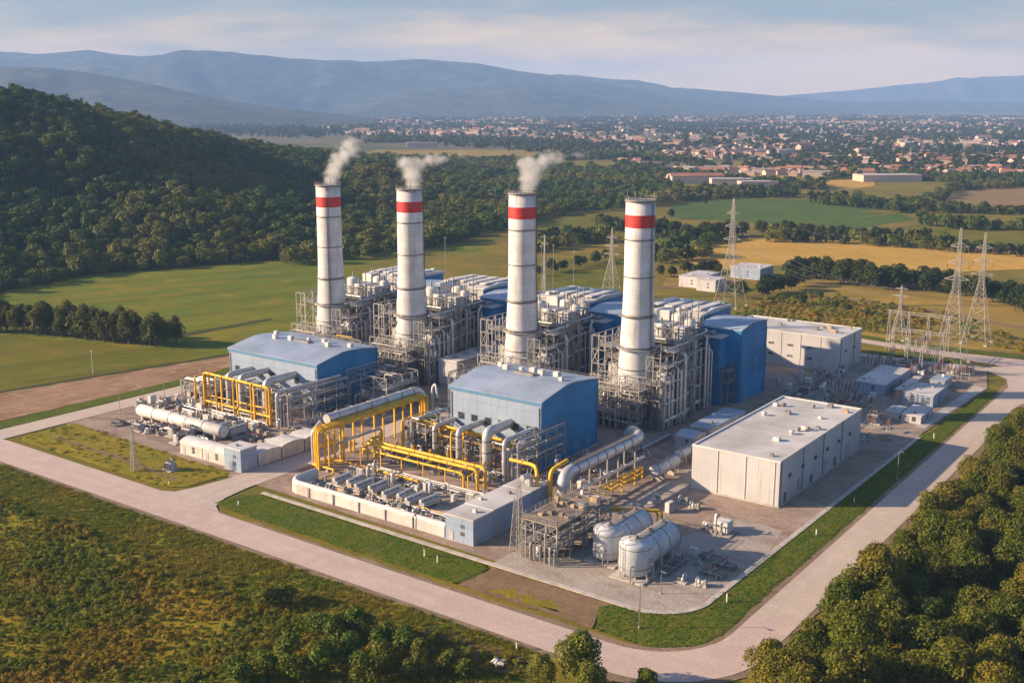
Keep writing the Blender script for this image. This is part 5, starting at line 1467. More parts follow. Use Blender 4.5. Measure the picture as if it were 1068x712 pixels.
# big silver duct right of the middle hall, with yellow rails
o = thing('exhaust_duct', (-128, 211, 0), 'huge silver duct on trestles right of the middle blue hall', 'duct')
dk = sub(MB().tube([(-128.6, 196.4, .3), (-128.6, 196.4, 8.6), (-128.6, 231.5, 8.6), (-134.5, 236.5, 8.4), (-137, 238.5, .3)], 1.4, 20, 3.0).build('duct', 'lagging', o))
for yy in (201, 205, 209, 213, 217, 221, 225): MB().lathe([(1.4, yy), (1.5, yy + .01), (1.5, yy + .28), (1.4, yy + .29)], (-128.6, 0, 8.6), 20, 'y').build('flange', 'galv', dk)
wk = sub(MB().box(-129.3, -127.9, 200, 228, 10.02, 10.1).build('walkway', 'galv_dark', o))
for yy in (202, 210, 218, 226):
    for dx in (-1.5, 1.5): MB().bar((-128.6 + dx, yy, 0), (-128.6 + dx, yy, 7.4), .3).build('trestle_leg', 'pale_steel', o)
    MB().bar((-130.6, yy, 7.1), (-126.6, yy, 7.1), .3).build('cross_beam', 'pale_steel', o)
pipe(o, [(-126.2, 199, 4.6), (-126.2, 229, 4.6)], .38, 'lagging', 1, 10)
pipe(o, [(-131.2, 195.2, .2), (-131.2, 195.2, 9.2), (-131.2, 202, 9.8)], .5, 'yellow_paint', 1.6, 10)
pipe(o, [(-133.6, 193.4, .2), (-133.6, 193.4, 8.8), (-137, 197.4, 8.8), (-144, 197.4, 8.8)], .42, 'yellow_paint', 1.6, 10)
pipe(o, [(-134.6, 192.2, .2), (-134.6, 192.2, 8.4), (-134.6, 189, 8.6)], .62, 'lagging', 1.2, 12)
pipe(o, [(-136, 193.2, .2), (-136, 193.2, 7.4)], .5, 'lagging', 1.2, 12)
o = thing('gas_pipe_rail', (-125.4, 212, 0), 'yellow double pipe rail on posts below the huge silver duct', 'pipe')
for z, rr in ((1.4, .3), (2.6, .3), (3.4, .2)):
    pipe(o, [(-124.8, 202.5, .1), (-124.8, 202.5, z), (-124.8, 226, z), (-124.8, 226, .1)], rr, 'yellow_paint', .9, 8)
for yy in (203.4, 209, 215, 221): MB().bar((-124.2, yy, 0), (-124.2, yy, 3.6), .26).build('post', 'yellow_paint', o)

# silver tank wagons right of the duct
def wagon(lab, x, y0, y1, r):
    o, sh, c = long_tank(lab, 'tank_wagon', (x, y0), (x, y1), r + 1.5, r, 'tank_paint', 'y', 2, .4, 'silver tank wagons', rings=3)
    for yy in (y0 + 1.0, y1 - 1.0):
        for s in (-1, 1): MB().bar((x + s * r * .7, yy, 0), (x + s * r * .6, yy, r + .4), .16).build('leg', 'white_paint', o)
    MB().box(x - .5, x + .5, y0 + 1, y1 - 1, r * 2 + 1.5, r * 2 + 1.58).build('walkway', 'galv', o)
    MB().lathe([(.35, r * 2 + 1.4), (.35, r * 2 + 2.0), (.02, r * 2 + 2.1)], (x, (y0 + y1) / 2, 0), 10).build('manhole', 'galv', o)
    return o
wagon('silver tank on white legs right of the huge duct, the nearer of two', -120.8, 224.2, 235.8, 1.55)
wagon('silver tank on white legs farther back before the rightmost boiler unit', -122.4, 239.5, 249.5, 1.3)
# ---------------------------------------------------------------- warehouses
def warehouse(lab, x0, x1, y0, y1, h, seed, wall='cream_clad', louv=True):
    o = thing('warehouse', ((x0 + x1) / 2, (y0 + y1) / 2, 0), lab, 'warehouse', 'white box warehouses')
    rg = random.Random(seed)
    MB().box(x0, x1, y0, y1, .3, h).build('wall', wall, o)
    MB().box(x0 - .25, x1 + .25, y0 - .3, y1 + .25, -.05, .34).build('plinth', 'concrete', o)
    rf = sub(MB().box(x0 + .3, x1 - .3, y0 + .3, y1 - .3, h + .003, h + .12).build('roof', 'roof_flat', o))
    pm = MB()
    pm.box(x0 - .1, x1 + .1, y0 - .1, y0 + .3, h, h + .42); pm.box(x0 - .1, x1 + .1, y1 - .3, y1 + .1, h, h + .42)
    pm.box(x0 - .1, x0 + .3, y0 + .3, y1 - .3, h, h + .419); pm.box(x1 - .3, x1 + .1, y0 + .3, y1 - .3, h, h + .419)
    pm.build('parapet', 'white_paint', o)
    n = int((x1 - x0) * (y1 - y0) / 75)
    for i in range(n):
        vx, vy = rg.uniform(x0 + 1.5, x1 - 1.5), rg.uniform(y0 + 1.5, y1 - 1.5); s = rg.uniform(.6, 1.25)
        if rg.random() < .4: MB().lathe([(.5 * s, h + .12), (.5 * s, h + .7), (.75 * s, h + .75), (.6 * s, h + 1.0), (.02, h + 1.1)], (vx, vy, 0), 12).build('roof_vent', rg.choice(('tan_box', 'galv', 'white_paint')), rf)
        else: MB().bbox(vx - .7 * s, vx + .7 * s, vy - .6 * s, vy + .6 * s, h + .12, h + .5 + .5 * s, .1).build('roof_vent', rg.choice(('white_paint', 'galv', 'tan_box')), rf)
    for i in range(max(2, int((y1 - y0) / 8))):
        yy = y0 + 3 + i * 8
        if yy + 3 > y1: break
        if i % 2 == 0: MB().box(x1 + .004, x1 + .09, yy, yy + 1.3, .34, 2.6).build('door', 'galv_dark', o)
        else: MB().box(x1 + .004, x1 + .09, yy, yy + 3.4, .34, 3.9).build('shutter', 'lagging_dull', o)
        MB().box(x1 + .004, x1 + .35, yy + 2.2, yy + 3.2, h * .55, h * .55 + .8).build('louvre', 'galv_dark', o)
    for i in range(max(2, int((y1 - y0) / 13))):
        yy = y0 + .8 + i * 13
        MB().tube([(x1 + .14, yy, .3), (x1 + .14, yy, h)], .1, 6).build('downpipe', 'galv', o)
    nx = int((x1 - x0) / 7)
    for i in range(nx):
        xx = x0 + 2 + i * 7
        if louv:
            for z in (h * .3, h * .62): MB().box(xx, xx + 1.9, y0 - .1, y0 - .004, z, z + .7).build('louvre', 'galv_dark', o)
        MB().tube([(xx + 4.6, y0 - .12, .3), (xx + 4.6, y0 - .12, h)], .07, 6).build('downpipe', 'white_paint', o)
    return o
warehouse('big white box warehouse nearest to the right hand road', -112.0, -90.2, 226.6, 280.6, 10.6, 1, louv=False)
warehouse('white box warehouse farther back, behind the tall blue halls and left of the substation', -165, -123.6, 357.5, 379, 11.8, 2)
shed('low grey shed between the big near warehouse and the rightmost boiler unit', -130.5, -124.4, 262, 284, 3.6, 'lagging_dull', 'roof_sheet')
shed('small low shed left of the big near warehouse', -130.5, -125, 253.5, 260.5, 3.0, 'lagging_dull', 'roof_sheet', barrel=.8)

# substation buildings
shed('largest flat roofed white shed of the substation', -111.2, -101.8, 337.8, 363.5, 3.4)
shed('white box shed at the front right of the substation, left of two', -95.0, -90.6, 333.5, 347.5, 3.3)
shed('white box shed at the front right of the substation, right of two', -90.2, -85.8, 332.8, 348.2, 3.5)
shed('tan container behind the white box sheds of the substation', -98.6, -96.4, 338, 358, 2.6, 'tan_box', 'roof_flat')
shed('low white slab roofed hut nearest to the grass at the substation', -89.0, -83.5, 312.6, 324.5, 2.1, 'cream_clad')
shed('small white hut left of the low hut at the substation', -94.2, -90.2, 315, 322, 1.7, 'cream_clad')
shed('blue grey hut under the tall substation pylon', -93.5, -89.0, 357, 366, 2.4, 'lagging_dull', 'roof_sheet')

# far field sheds
shed('front white shed of the two long sheds in the fields', -239, -229, 481.5, 493, 5.4, 'cream_clad')
shed('longer white shed behind the front one in the fields', -251.5, -239.6, 487, 508, 5.2, 'cream_clad')
shed('white and blue shed beside the trees in the fields', -243, -226.5, 528, 545, 5.6, 'pale_clad')

# ---------------------------------------------------------------- pylons
def pylon(lab, x, y, h, w, group='tall lattice pylons', arms=((.62, 4.2), (.74, 3.6), (.86, 3.0)), rz=0., waist=.55):
    """lattice tower: four legs, cross bracing, cross arms with insulator strings"""
    o = thing('pylon', (x, y, 0), lab, 'pylon', group)
    def wid(t): return w * (1 - t / waist) + w * .22 * (t / waist) if t < waist else w * .22 + (w * .06 - w * .22) * (t - waist) / (1 - waist)
    ts = [0]
    while ts[-1] < .985: ts.append(min(1, ts[-1] + max(.028, wid(ts[-1]) * 1.25 / h)))
    th = .17
    for sx in (-1, 1):
        for sy in (-1, 1):
            mb = MB()
            for t0, t1 in ((0, waist), (waist, 1)):
                mb.bar((x + sx * wid(t0), y + sy * wid(t0), h * t0), (x + sx * wid(t1), y + sy * wid(t1), h * t1), th if t0 == 0 else th * .7)
            mb.build('leg', 'pylon_steel', o)
            MB().box(x + sx * w - .6, x + sx * w + .6, y + sy * w - .6, y + sy * w + .6, -.1, .35).build('footing', 'concrete', o)
    mb = MB()
    for t0, t1 in zip(ts[:-1], ts[1:]):
        a, b, za, zb = wid(t0), wid(t1), h * t0, h * t1
        for (p, q) in (((-1, -1), (1, -1)), ((1, -1), (1, 1)), ((1, 1), (-1, 1)), ((-1, 1), (-1, -1))):
            mb.bar((x + p[0] * a, y + p[1] * a, za), (x + q[0] * b, y + q[1] * b, zb), .075)
            mb.bar((x + q[0] * a, y + q[1] * a, za), (x + p[0] * b, y + p[1] * b, zb), .075)
            mb.bar((x + p[0] * b, y + p[1] * b, zb), (x + q[0] * b, y + q[1] * b, zb), .075)
    mb.build('bracing', 'pylon_steel', o)
    for t, L in arms:
        z = h * t; a = wid(t); mb = MB()
        for s in (-1, 1):
            for sy in (-1, 1):
                mb.bar((x + s * a, y + sy * a, z), (x + s * L, y, z + .25), .14)
                mb.bar((x + s * wid(t + .03), y + sy * wid(t + .03), z + h * .03), (x + s * L, y, z + .25), .12)
        c = sub(mb.build('cross_arm', 'pylon_steel', o))
        for s in (-1, 1):
            MB().lathe([(.08, z - 1.8), (.16, z - 1.7), (.08, z - 1.4), (.16, z - 1.2), (.08, z - .9), (.16, z - .7), (.06, z - .1)], (x + s * L, y, 0), 8).build('insulator', 'porcelain', c)
    o.location = (0, 0, 0) if False else o.location
    return o
pylon('tall lattice pylon standing alone behind the white field warehouse roofs, left of the golden field', -207.7, 452, 48, 5.6)
pylon('tallest lattice pylon at the right, in the substation', -97.5, 396, 47.5, 5.0)
pylon('slimmer lattice pylon farthest right, behind the tallest one', -98.5, 436, 42, 4.4)
pylon('shorter lattice pylon at the left end of the substation gantries', -124.5, 425, 21, 2.6, arms=((.8, 3.0), (.93, 2.4)))
pylon('faint lattice pylon left of the rightmost chimney', -263.5, 442, 32, 3.8)
pylon('thin lattice pylon just left of the third chimney', -268, 372, 37, 2.0, arms=((.9, 1.8),))
pylon('thin lattice pylon just right of the third chimney', -251, 368, 37, 2.0, arms=((.9, 1.8),))

def gantry(lab, x0, y0, x1, y1, h, n, nm='gantry'):
    """switchyard gantry: posts, lattice beam, insulators and droppers"""
    o = thing(nm, ((x0 + x1) / 2, (y0 + y1) / 2, 0), lab, 'gantry', 'substation gantries')
    P = [Vector((x0 + (x1 - x0) * i / (n - 1), y0 + (y1 - y0) * i / (n - 1), 0)) for i in range(n)]
    for p in P:
        MB().bar(p + Vector((-.7, 0, 0)), p + Vector((-.15, 0, h + 1.2)), .22).bar(p + Vector((.7, 0, 0)), p + Vector((.15, 0, h + 1.2)), .22) \
            .bar(p + Vector((-.45, 0, h * .4)), p + Vector((.45, 0, h * .4)), .12).bar(p + Vector((-.5, 0, h * .15)), p + Vector((.4, 0, h * .4)), .1).build('post', 'pale_steel', o)
    d = (P[-1] - P[0]).normalized(); L = (P[-1] - P[0]).length
    mb = MB(); e = Vector((0, 0, h))
    for q in (0, .9): mb.bar(P[0] - d + e + Vector((0, 0, q)), P[-1] + d + e + Vector((0, 0, q)), .16)
    k = max(4, int(L / 1.2))
    for i in range(k):
        a = P[0] + d * (L * i / k); b = P[0] + d * (L * (i + 1) / k)
        mb.bar(a + e + Vector((0, 0, .9 * (i % 2))), b + e + Vector((0, 0, .9 * ((i + 1) % 2))), .09)
    c = sub(mb.build('beam', 'pale_steel', o))
    for i in range(int(L / 2.2)):
        p = P[0] + d * (1.1 + 2.2 * i)
        MB().lathe([(.07, h - 1.9), (.17, h - 1.7), (.07, h - 1.4), (.17, h - 1.1), (.07, h - .8), (.17, h - .5), (.05, h)], (p.x, p.y, 0), 8).build('insulator', 'porcelain', c)
    return o
gantry('highest substation gantry in front of the shorter pylon', -122, 404, -101, 404, 14.0, 4)
gantry('middle substation gantry crossing before the highest one', -116, 390, -99, 390, 10.5, 4)
gantry('lowest substation gantry beside the link road', -112, 376, -97, 376, 8.0, 4)
gantry('short side gantry at the foot of the tallest pylon', -105.5, 381, -105.5, 398, 9.0, 3)
def cable(lab, a, b, sag, grp=None):
    A = Vector(a); B = Vector(b)
    pts = [A.lerp(B, i / 14) - Vector((0, 0, sag * 4 * (i / 14) * (1 - i / 14))) for i in range(15)]
    o = MB().tube(pts, .045, 4).build('power_line', 'wire', None, tuple(A))
    return tag(o, lab, 'power line', grp)
for s in (-1, 1):
    for t in (.62, .74):
        cable('thin power line hung between the two tall right hand pylons', (-97.5 + s * 3.8, 396, 47.5 * t - 1.6), (-98.5 + s * 3.8, 436, 42 * t - 1.6), 1.6, 'power lines between the tall pylons')
        cable('thin power line hung from the lone pylon to the shorter substation pylon', (-207.7 + s * 3.6, 452, 48 * t - 1.6), (-124.5 + s * 2.6, 425, 17 + (t - .62) * 20), 5, 'power lines to the lone pylon')
# mast poles along the dirt strip and on the roofs
def pole(lab, x, y, h, r=.09, mat='pale_steel', lamp=False, grp=None, z=0.):
    o = thing('lamp_post' if lamp else 'utility_pole', (x, y, z), lab, 'lamp post' if lamp else 'pole', grp)
    MB().tube([(x, y, z), (x, y, z + h)], r, 8, radii=[r, r * .6]).build('pole', mat, o)
    if lamp:
        MB().tube([(x, y, z + h - .1), (x + .9, y - .5, z + h + .1)], .05, 6).build('arm', mat, o)
        MB().bbox(x + .7, x + 1.4, y - .7, y - .35, z + h, z + h + .16, .04).build('lamp_head', 'galv_dark', o)
        MB().lathe([(.22, z), (.22, z + .25)], (x, y, 0), 10).build('base', 'concrete', o)
    else:
        MB().bar((x - .7, y, z + h - .5), (x + .7, y, z + h - .5), .1).build('cross_arm', mat, o)
        for s in (-.55, .55): MB().lathe([(.05, z + h - .45), (.1, z + h - .35), (.05, z + h - .15)], (x + s, y, 0), 6).build('insulator', 'porcelain', o)
    return o
pole('grey lamp post on the grass near the two big tanks', -86.6, 157.0, 8.2, .11, 'galv', True, z=.1)
pole('grey lamp post on the grass beside the right hand road, past the big warehouse', -74.4, 262, 7.0, .11, 'galv', True, z=.1)
pole('thin lamp post on the concrete apron beside the nearest big tank', -90.2, 171.5, 4.6, .08, 'galv', True)
pole('lone white pole at the edge of the green field above the dirt strip', -326.7, 209.4, 8.4, .13, 'white_paint')
pole('pole at the far left edge of the works beside the side road', -255, 169, 6, .1)
for i, (x, y, h) in enumerate([(-278, 186, 9), (-277.4, 194, 8), (-277, 201, 9), (-276, 214, 8.5), (-274, 224, 8)]):
    pole(('first', 'second', 'third', 'fourth', 'fifth')[i] + ' thin pole counted from the front, in the row along the side road', x, y, h, .1, grp='thin poles along the side road')
for i, (x, y, h) in enumerate([(-285, 330, 14), (-255, 335, 16), (-243, 338, 13), (-232, 330, 15), (-224, 332, 13)]):
    pole(('short roof line mast beyond the leftmost chimney', 'tall thin mast between the first two chimneys', 'thin mast just right of the second chimney', 'tall thin mast midway from the second to the third chimney', 'thin mast close left of the third chimney')[i], x, y + 16, h + 22, .14, grp='thin masts behind the works')
def marker(lab, x, y, h, mat='white_paint', grp=None, z=.12):
    o = thing('marker_post', (x, y, z), lab, 'marker post', grp)
    MB().bar((x, y, z), (x, y, z + h), .22).build('post', mat, o)
    MB().bbox(x - .16, x + .16, y - .16, y + .16, z + h, z + h + .18, .05).build('cap', 'galv_dark', o)
for i, (x, y, h) in enumerate([(-78.6, 175.3, 1.7), (-77.2, 216, 1.3), (-77.4, 240, 1.2), (-76.6, 301, 1.5), (-137, 158.5, 1.6), (-133, 157.8, 1.5), (-190.4, 156, .9), (-214.8, 155.5, .7)]):
    marker(('white marker post on the corner grass by the road bend', 'white marker post on the side grass beside the near warehouse front', 'white marker post on the side grass midway along the near warehouse', 'white marker post on the side grass by the substation',
            'left of two thin posts on the front verge', 'right of two thin posts on the front verge', 'small white stone post at the left tip of the front verge', 'small white stone post on the left verge by the entrance')[i], x, y, h)
for i, (px, py) in enumerate([(887, 607), (921, 545), (800, 668)]):
    x, y = -62.6, g(px, py)[1]
    marker(('rusty post beside the road at the middle of the roadside wood', 'rusty post beside the road at the far part of the wood', 'rusty post beside the road bend at the near end of the wood')[i], x, y, 2.0, 'dark_red', z=0)
marker('white post on the soil before the front road, left of two', -99.5, 138.3, 1.3, z=.02); marker('white post on the soil before the front road, right of two', -94.2, 136.4, 1.2, z=.02)

# small heap of scrap on the soil before the road
o = thing('scrap_heap', (-98.8, 132.4, .05), 'small heap of white and grey scrap on the bare soil before the front road', 'scrap heap')
rg = random.Random(8)
for i in range(13):
    a_ = rg.uniform(0, 6.28); d_ = rg.uniform(0, 1.25); x, y, z = -98.8 + d_ * math.cos(a_), 132.4 + d_ * math.sin(a_), .05 + max(0, .75 - d_ * .6) * rg.random()
    b_ = rg.uniform(0, 3.14); L_ = rg.uniform(.5, 1.3)
    MB().bar((x - math.cos(b_) * L_ / 2, y - math.sin(b_) * L_ / 2, z + .15), (x + math.cos(b_) * L_ / 2, y + math.sin(b_) * L_ / 2, z + rg.uniform(.2, .7)), rg.uniform(.3, .8), rg.uniform(.12, .4)) \
        .build('scrap_piece', ('white_paint', 'white_paint', 'lagging_dull', 'galv_dark', 'concrete')[i % 5], o)

# ---------------------------------------------------------------- small plant: one of each kind, then copies
def p_cooler():
    o = thing('air_cooler', (0, 0, 0), 'grey box cooler', 'cooler')
    MB().bbox(-.8, .8, -2.6, 2.6, .5, 1.9, .15).build('housing', 'lagging_dull', o)
    MB().tube([(0, -3.0, 2.15), (0, 3.0, 2.15)], .35, 10).build('header', 'white_paint', o)
    for q in (-1.6, 0, 1.6):
        MB().lathe([(.5, 1.9), (.55, 2.0), (.5, 2.1)], (0.1, q, 0), 12).build('fan_ring', 'galv_dark', o)
    for q in (-2, 2): MB().box(-.9, .9, q - .15, q + .15, 0, .5).build('saddle', 'concrete', o)
    pipe(o, [(.5, 2.6, 1), (.5, 3.4, 1), (.5, 3.4, .1)], .15, 'galv', .3, 6)
    return o
def p_skid():
    o = thing('pump_skid', (0, 0, 0), 'pump skid', 'pump skid')
    MB().box(-1.5, 1.5, -.8, .8, 0, .3).build('base', 'concrete', o)
    MB().lathe([(.02, -1.3), (.42, -1.25), (.42, -.1), (.02, -.05)], (0, 0, .8), 14, 'x').build('motor', 'galv', o)
    MB().lathe([(.02, .1), (.35, .15), (.5, .4), (.35, .7), (.02, .75)], (0, 0, .8), 14, 'x').build('pump', 'white_paint', o)
    pipe(o, [(.5, 0, 1), (.5, 0, 1.9), (.5, 1.4, 1.9), (.5, 1.4, .1)], .16, 'lagging', .4, 8)
    MB().bbox(-1.4, -.9, .3, .75, .3, 1.7, .05).build('cabinet', 'pale_steel', o)
    return o
def p_vessel():
    o = thing('pressure_vessel', (0, 0, 0), 'upright vessel', 'vessel')
    MB().lathe([(.02, .8), (.4, .85), (.52, 1.1), (.55, 1.4), (.55, 2.9), (.5, 3.15), (.3, 3.35), (.02, 3.4)], (0, 0, 0), 18).build('shell', 'lagging_dull', o)
    for a in range(3): MB().bar((.6 * math.cos(a * 2.1), .6 * math.sin(a * 2.1), 0), (.6 * math.cos(a * 2.1), .6 * math.sin(a * 2.1), 1.3), .14).build('leg', 'galv', o)
    pipe(o, [(0, 0, 3.3), (0, 0, 4.0), (1.3, 0, 4.0), (1.3, 0, .1)], .13, 'lagging', .4, 7)
    return o
def p_valves():
    o = thing('valve_station', (0, 0, 0), 'valve station', 'valve station')
    for q in (-.9, 0, .9):
        pipe(o, [(q, -2.2, .1), (q, -2.2, .9), (q, 2.2, .9), (q, 2.2, .1)], .17, 'galv', .4, 8)
        v = sub(MB().lathe([(.3, -.3), (.42, -.25), (.42, .25), (.3, .3)], (q, 0, .9), 12, 'y').build('valve', 'pale_steel', o))
        MB().bar((q, 0, 1.2), (q, 0, 1.8), .08).build('stem', 'galv', v)
        MB().lathe([(.3, 1.75), (.34, 1.8), (.3, 1.85)], (q, 0, 0), 12).build('handwheel', 'dark_red', v)
    for q in (-1.4, 1.4): MB().box(-1.3, 1.3, q - .12, q + .12, 0, .7).build('pipe_stand', 'pale_steel', o)
    return o
def p_trafo():
    o = thing('transformer', (0, 0, 0), 'transformer', 'transformer')
    MB().box(-2.2, 2.2, -1.6, 1.6, 0, .3).build('base', 'concrete', o)
    MB().bbox(-1.3, 1.3, -.8, .8, .3, 2.4, .1).build('body', 'lagging_dull', o)
    for s in (-1, 1):
        mb = MB()
        for k in range(7): mb.box(-1.2 + k * .38, -1.05 + k * .38, s * 1.1 - .28, s * 1.1 + .28, .6, 2.1)
        mb.build('radiator', 'galv', o)
    for q in (-.8, 0, .8): MB().lathe([(.12, 2.4), (.2, 2.6), (.1, 2.8), (.18, 3.0), (.1, 3.2), (.05, 3.6)], (q, 0, 0), 8).build('bushing', 'porcelain', o)
    MB().lathe([(.02, -1), (.3, -.95), (.3, .95), (.02, 1)], (0, .9, 2.9), 10, 'x').build('conservator', 'galv', o)
    return o
def p_cabinet():
    o = thing('control_cabinet', (0, 0, 0), 'cabinet', 'cabinet')
    MB().box(-1.1, 1.1, -.6, .6, 0, .2).build('base', 'concrete', o)
    MB().bbox(-1, 1, -.5, .5, .2, 2.1, .06).build('body', 'white_paint', o)
    for q in (-.5, .5): MB().box(q - .42, q + .42, -.53, -.503, .3, 1.95).build('door', 'pale_steel', o)
    return o
def p_stack():
    o = thing('pallet_load', (0, 0, 0), 'stacked material', 'pallet')
    MB().box(-1.2, 1.2, -.8, .8, 0, .16).build('pallet', 'rust_deck', o)
    MB().bbox(-1.1, 1.0, -.7, .7, .16, .9, .1).build('load', 'tan_box', o)
    MB().bbox(-.6, .9, -.5, .6, .9, 1.4, .1).build('load', 'galv', o)
    return o
def p_breaker():
    o = thing('circuit_breaker', (0, 0, 0), 'breaker', 'circuit breaker')
    MB().box(-1.5, 1.5, -.3, .3, 1.9, 2.15).build('beam', 'pale_steel', o)
    for q in (-1.2, 1.2): MB().bar((q, 0, 0), (q, 0, 1.9), .18).build('leg', 'pale_steel', o)
    for q in (-1.2, 0, 1.2): MB().lathe([(.1, 2.15), (.2, 2.4), (.1, 2.65), (.2, 2.9), (.1, 3.15), (.2, 3.4), (.1, 3.7), (.12, 4.3)], (q, 0, 0), 8).build('insulator', 'porcelain', o)
    return o
PROTO = {'cooler': p_cooler(), 'skid': p_skid(), 'vessel': p_vessel(), 'valves': p_valves(), 'trafo': p_trafo(), 'cabinet': p_cabinet(), 'stack': p_stack(), 'breaker': p_breaker()}
USED = set()
def put(kind, x, y, rz, label, group, s=1.0):
    pr = PROTO[kind]
    if kind not in USED:
        USED.add(kind); o = pr; o.location = (x, y, .06); o.rotation_euler = (0, 0, rz); o.scale = (s,) * 3; o['label'] = label
        if group: o['group'] = group
        return o
    return place(pr, (x, y, .06), label, rz, s, group)

rg = random.Random(19)
# row of grey coolers in the basin yard
ord_ = ['first', 'second', 'third', 'fourth', 'fifth', 'sixth', 'seventh', 'eighth']
for i in range(8):
    put('cooler', -181 + i * 3.55 + (1.6 if i > 3 else 0), 180.2 + (.6 if i % 2 else -.3), R(rg.uniform(-4, 4)), ord_[i] + ' grey box cooler from the left in the basin yard', 'grey coolers in the basin yard', 1.0)
# scattered plant by area: (area, kinds, number, phrase)
AREAS = [
    ((-185, -143, 172.5, 176.6), ('skid', 'valves', 'stack', 'skid', 'valves'), 18, 'just behind the basin wall'),
    ((-186, -144, 185, 189), ('valves', 'skid', 'cabinet', 'valves', 'vessel'), 16, 'between the coolers and the yellow manifold'),
    ((-190, -152, 200, 205), ('skid', 'vessel', 'valves', 'skid', 'valves'), 24, 'behind the yellow manifold before the middle hall'),
    ((-270, -216, 189, 201.5), ('skid', 'vessel', 'valves', 'cabinet', 'stack', 'cooler'), 52, 'between the long white tank and the left yellow frame'),
    ((-268, -236, 178, 182.6), ('cooler', 'skid', 'trafo', 'valves'), 13, 'in front of the long white tank'),
    ((-280, -264, 190, 216), ('cabinet', 'trafo', 'breaker', 'skid'), 13, 'at the left edge of the works'),
    ((-226, -216, 202, 230), ('skid', 'vessel', 'valves', 'cabinet'), 14, 'beside the left hall near the entrance road'),
    ((-146, -132, 203, 246), ('skid', 'vessel', 'valves', 'cabinet', 'stack'), 20, 'between the middle hall and the huge silver duct'),
    ((-118, -100, 200, 220), ('stack', 'skid', 'cabinet'), 5, 'on the brown yard behind the big tanks'),
    ((-94, -85, 176, 194), ('valves', 'skid', 'cabinet', 'valves'), 9, 'on the apron right of the nearest big tank'),
    ((-128, -114, 252, 300), ('stack', 'skid', 'cabinet', 'trafo'), 12, 'left of the big near warehouse'),
    ((-122, -84, 287, 307), ('stack', 'cabinet', 'skid', 'trafo', 'breaker'), 15, 'behind the big near warehouse'),
    ((-122, -99, 308, 334), ('breaker', 'trafo', 'cabinet', 'stack', 'breaker'), 26, 'in the front half of the substation yard'),
    ((-120, -86, 366, 386), ('breaker', 'trafo', 'cabinet', 'breaker'), 28, 'in the rear half of the substation yard'),
    ((-134, -117, 322, 356), ('stack', 'cabinet', 'skid', 'trafo', 'vessel'), 18, 'right of the tall blue halls'),
    ((-232, -205, 160, 168), ('trafo',), 1, 'on the left verge near the entrance'),
]
WORD = {'cooler': 'grey box cooler', 'skid': 'small pump skid', 'vessel': 'white upright vessel', 'valves': 'low valve station', 'trafo': 'grey transformer', 'cabinet': 'white control cabinet',
        'stack': 'stacked pallet load', 'breaker': 'circuit breaker on legs'}
SOLID = []      # footprints already taken
for o in list(COL.objects):
    if o.parent is None and o.get('category') in ('shed', 'tank', 'pylon', 'warehouse', 'industrial building', 'pipe rack', 'steel frame', 'gantry'):
        xs = []; ys = []
        st = [o]
        cnt = {}
        for c in COL.objects:
            if c.parent is o and c.type == 'MESH' and c.name.split('.')[0] in ('wall', 'shell', 'footing', 'column', 'post'):
                co_ = [v.co for v in c.data.vertices]
                SOLID.append((o.location.x + min(v.x for v in co_) - 1.2, o.location.x + max(v.x for v in co_) + 1.2, o.location.y + min(v.y for v in co_) - 1.2, o.location.y + max(v.y for v in co_) + 1.2))
taken = []
for (ax0, ax1, ay0, ay1), kinds, n, phrase in AREAS:
    done = 0; tries = 0
    while done < n and tries < 400:
        tries += 1
        x, y = rg.uniform(ax0, ax1), rg.uniform(ay0, ay1); kd = rg.choice(kinds)
        rr = 2.5 if kd in ('cooler', 'trafo', 'valves') else 1.9
        if any(a < x < b and c < y < d for a, b, c, d in SOLID): continue
        if any((x - p) ** 2 + (y - q) ** 2 < (rr + r2) ** 2 * .62 for p, q, r2 in taken): continue
        taken.append((x, y, rr)); done += 1
        lab = WORD[kd] + ' ' + phrase
        put(kd, x, y, rg.choice((0, R(90), R(180), R(-90))) + R(rg.uniform(-5, 5)), lab, WORD[kd] + 's ' + phrase, rg.uniform(.8, 1.15))
# low bundles of parallel pipes on sleepers
def run(lab, x0, y0, x1, y1, n, seed, z=.55):
    o = thing('pipe_bundle', ((x0 + x1) / 2, (y0 + y1) / 2, 0), lab, 'pipes', 'low pipe bundles on sleepers')
    rr = random.Random(seed); L = math.hypot(x1 - x0, y1 - y0); dx, dy = (x1 - x0) / L, (y1 - y0) / L; px_, py_ = -dy, dx
    for i in range(n):
        q = (i - (n - 1) / 2) * .62; r = rr.choice((.1, .14, .2, .24)); a = rr.uniform(0, 1.5); b = L - rr.uniform(0, 2.5); zz = z + r
        pth = [(x0 + dx * a + px_ * q, y0 + dy * a + py_ * q, zz), (x0 + dx * b + px_ * q, y0 + dy * b + py_ * q, zz)]
        if rr.random() < .5: pth.append((pth[-1][0], pth[-1][1], .1))
        if rr.random() < .4: pth.insert(0, (pth[0][0], pth[0][1], zz + rr.uniform(.8, 2)))
        pipe(o, pth, r, rr.choice(('lagging', 'lagging_dull', 'galv', 'pale_steel', 'yellow_paint' if rr.random() < .25 else 'galv')), .4, 7)
    k = max(2, int(L / 4))
    for i in range(k):
        t_ = (i + .5) / k * L; w_ = n * .31 + .2
        MB().bar((x0 + dx * t_ - px_ * w_, y0 + dy * t_ - py_ * w_, z / 2), (x0 + dx * t_ + px_ * w_, y0 + dy * t_ + py_ * w_, z / 2), .3, z).build('sleeper', 'concrete', o)
    return o
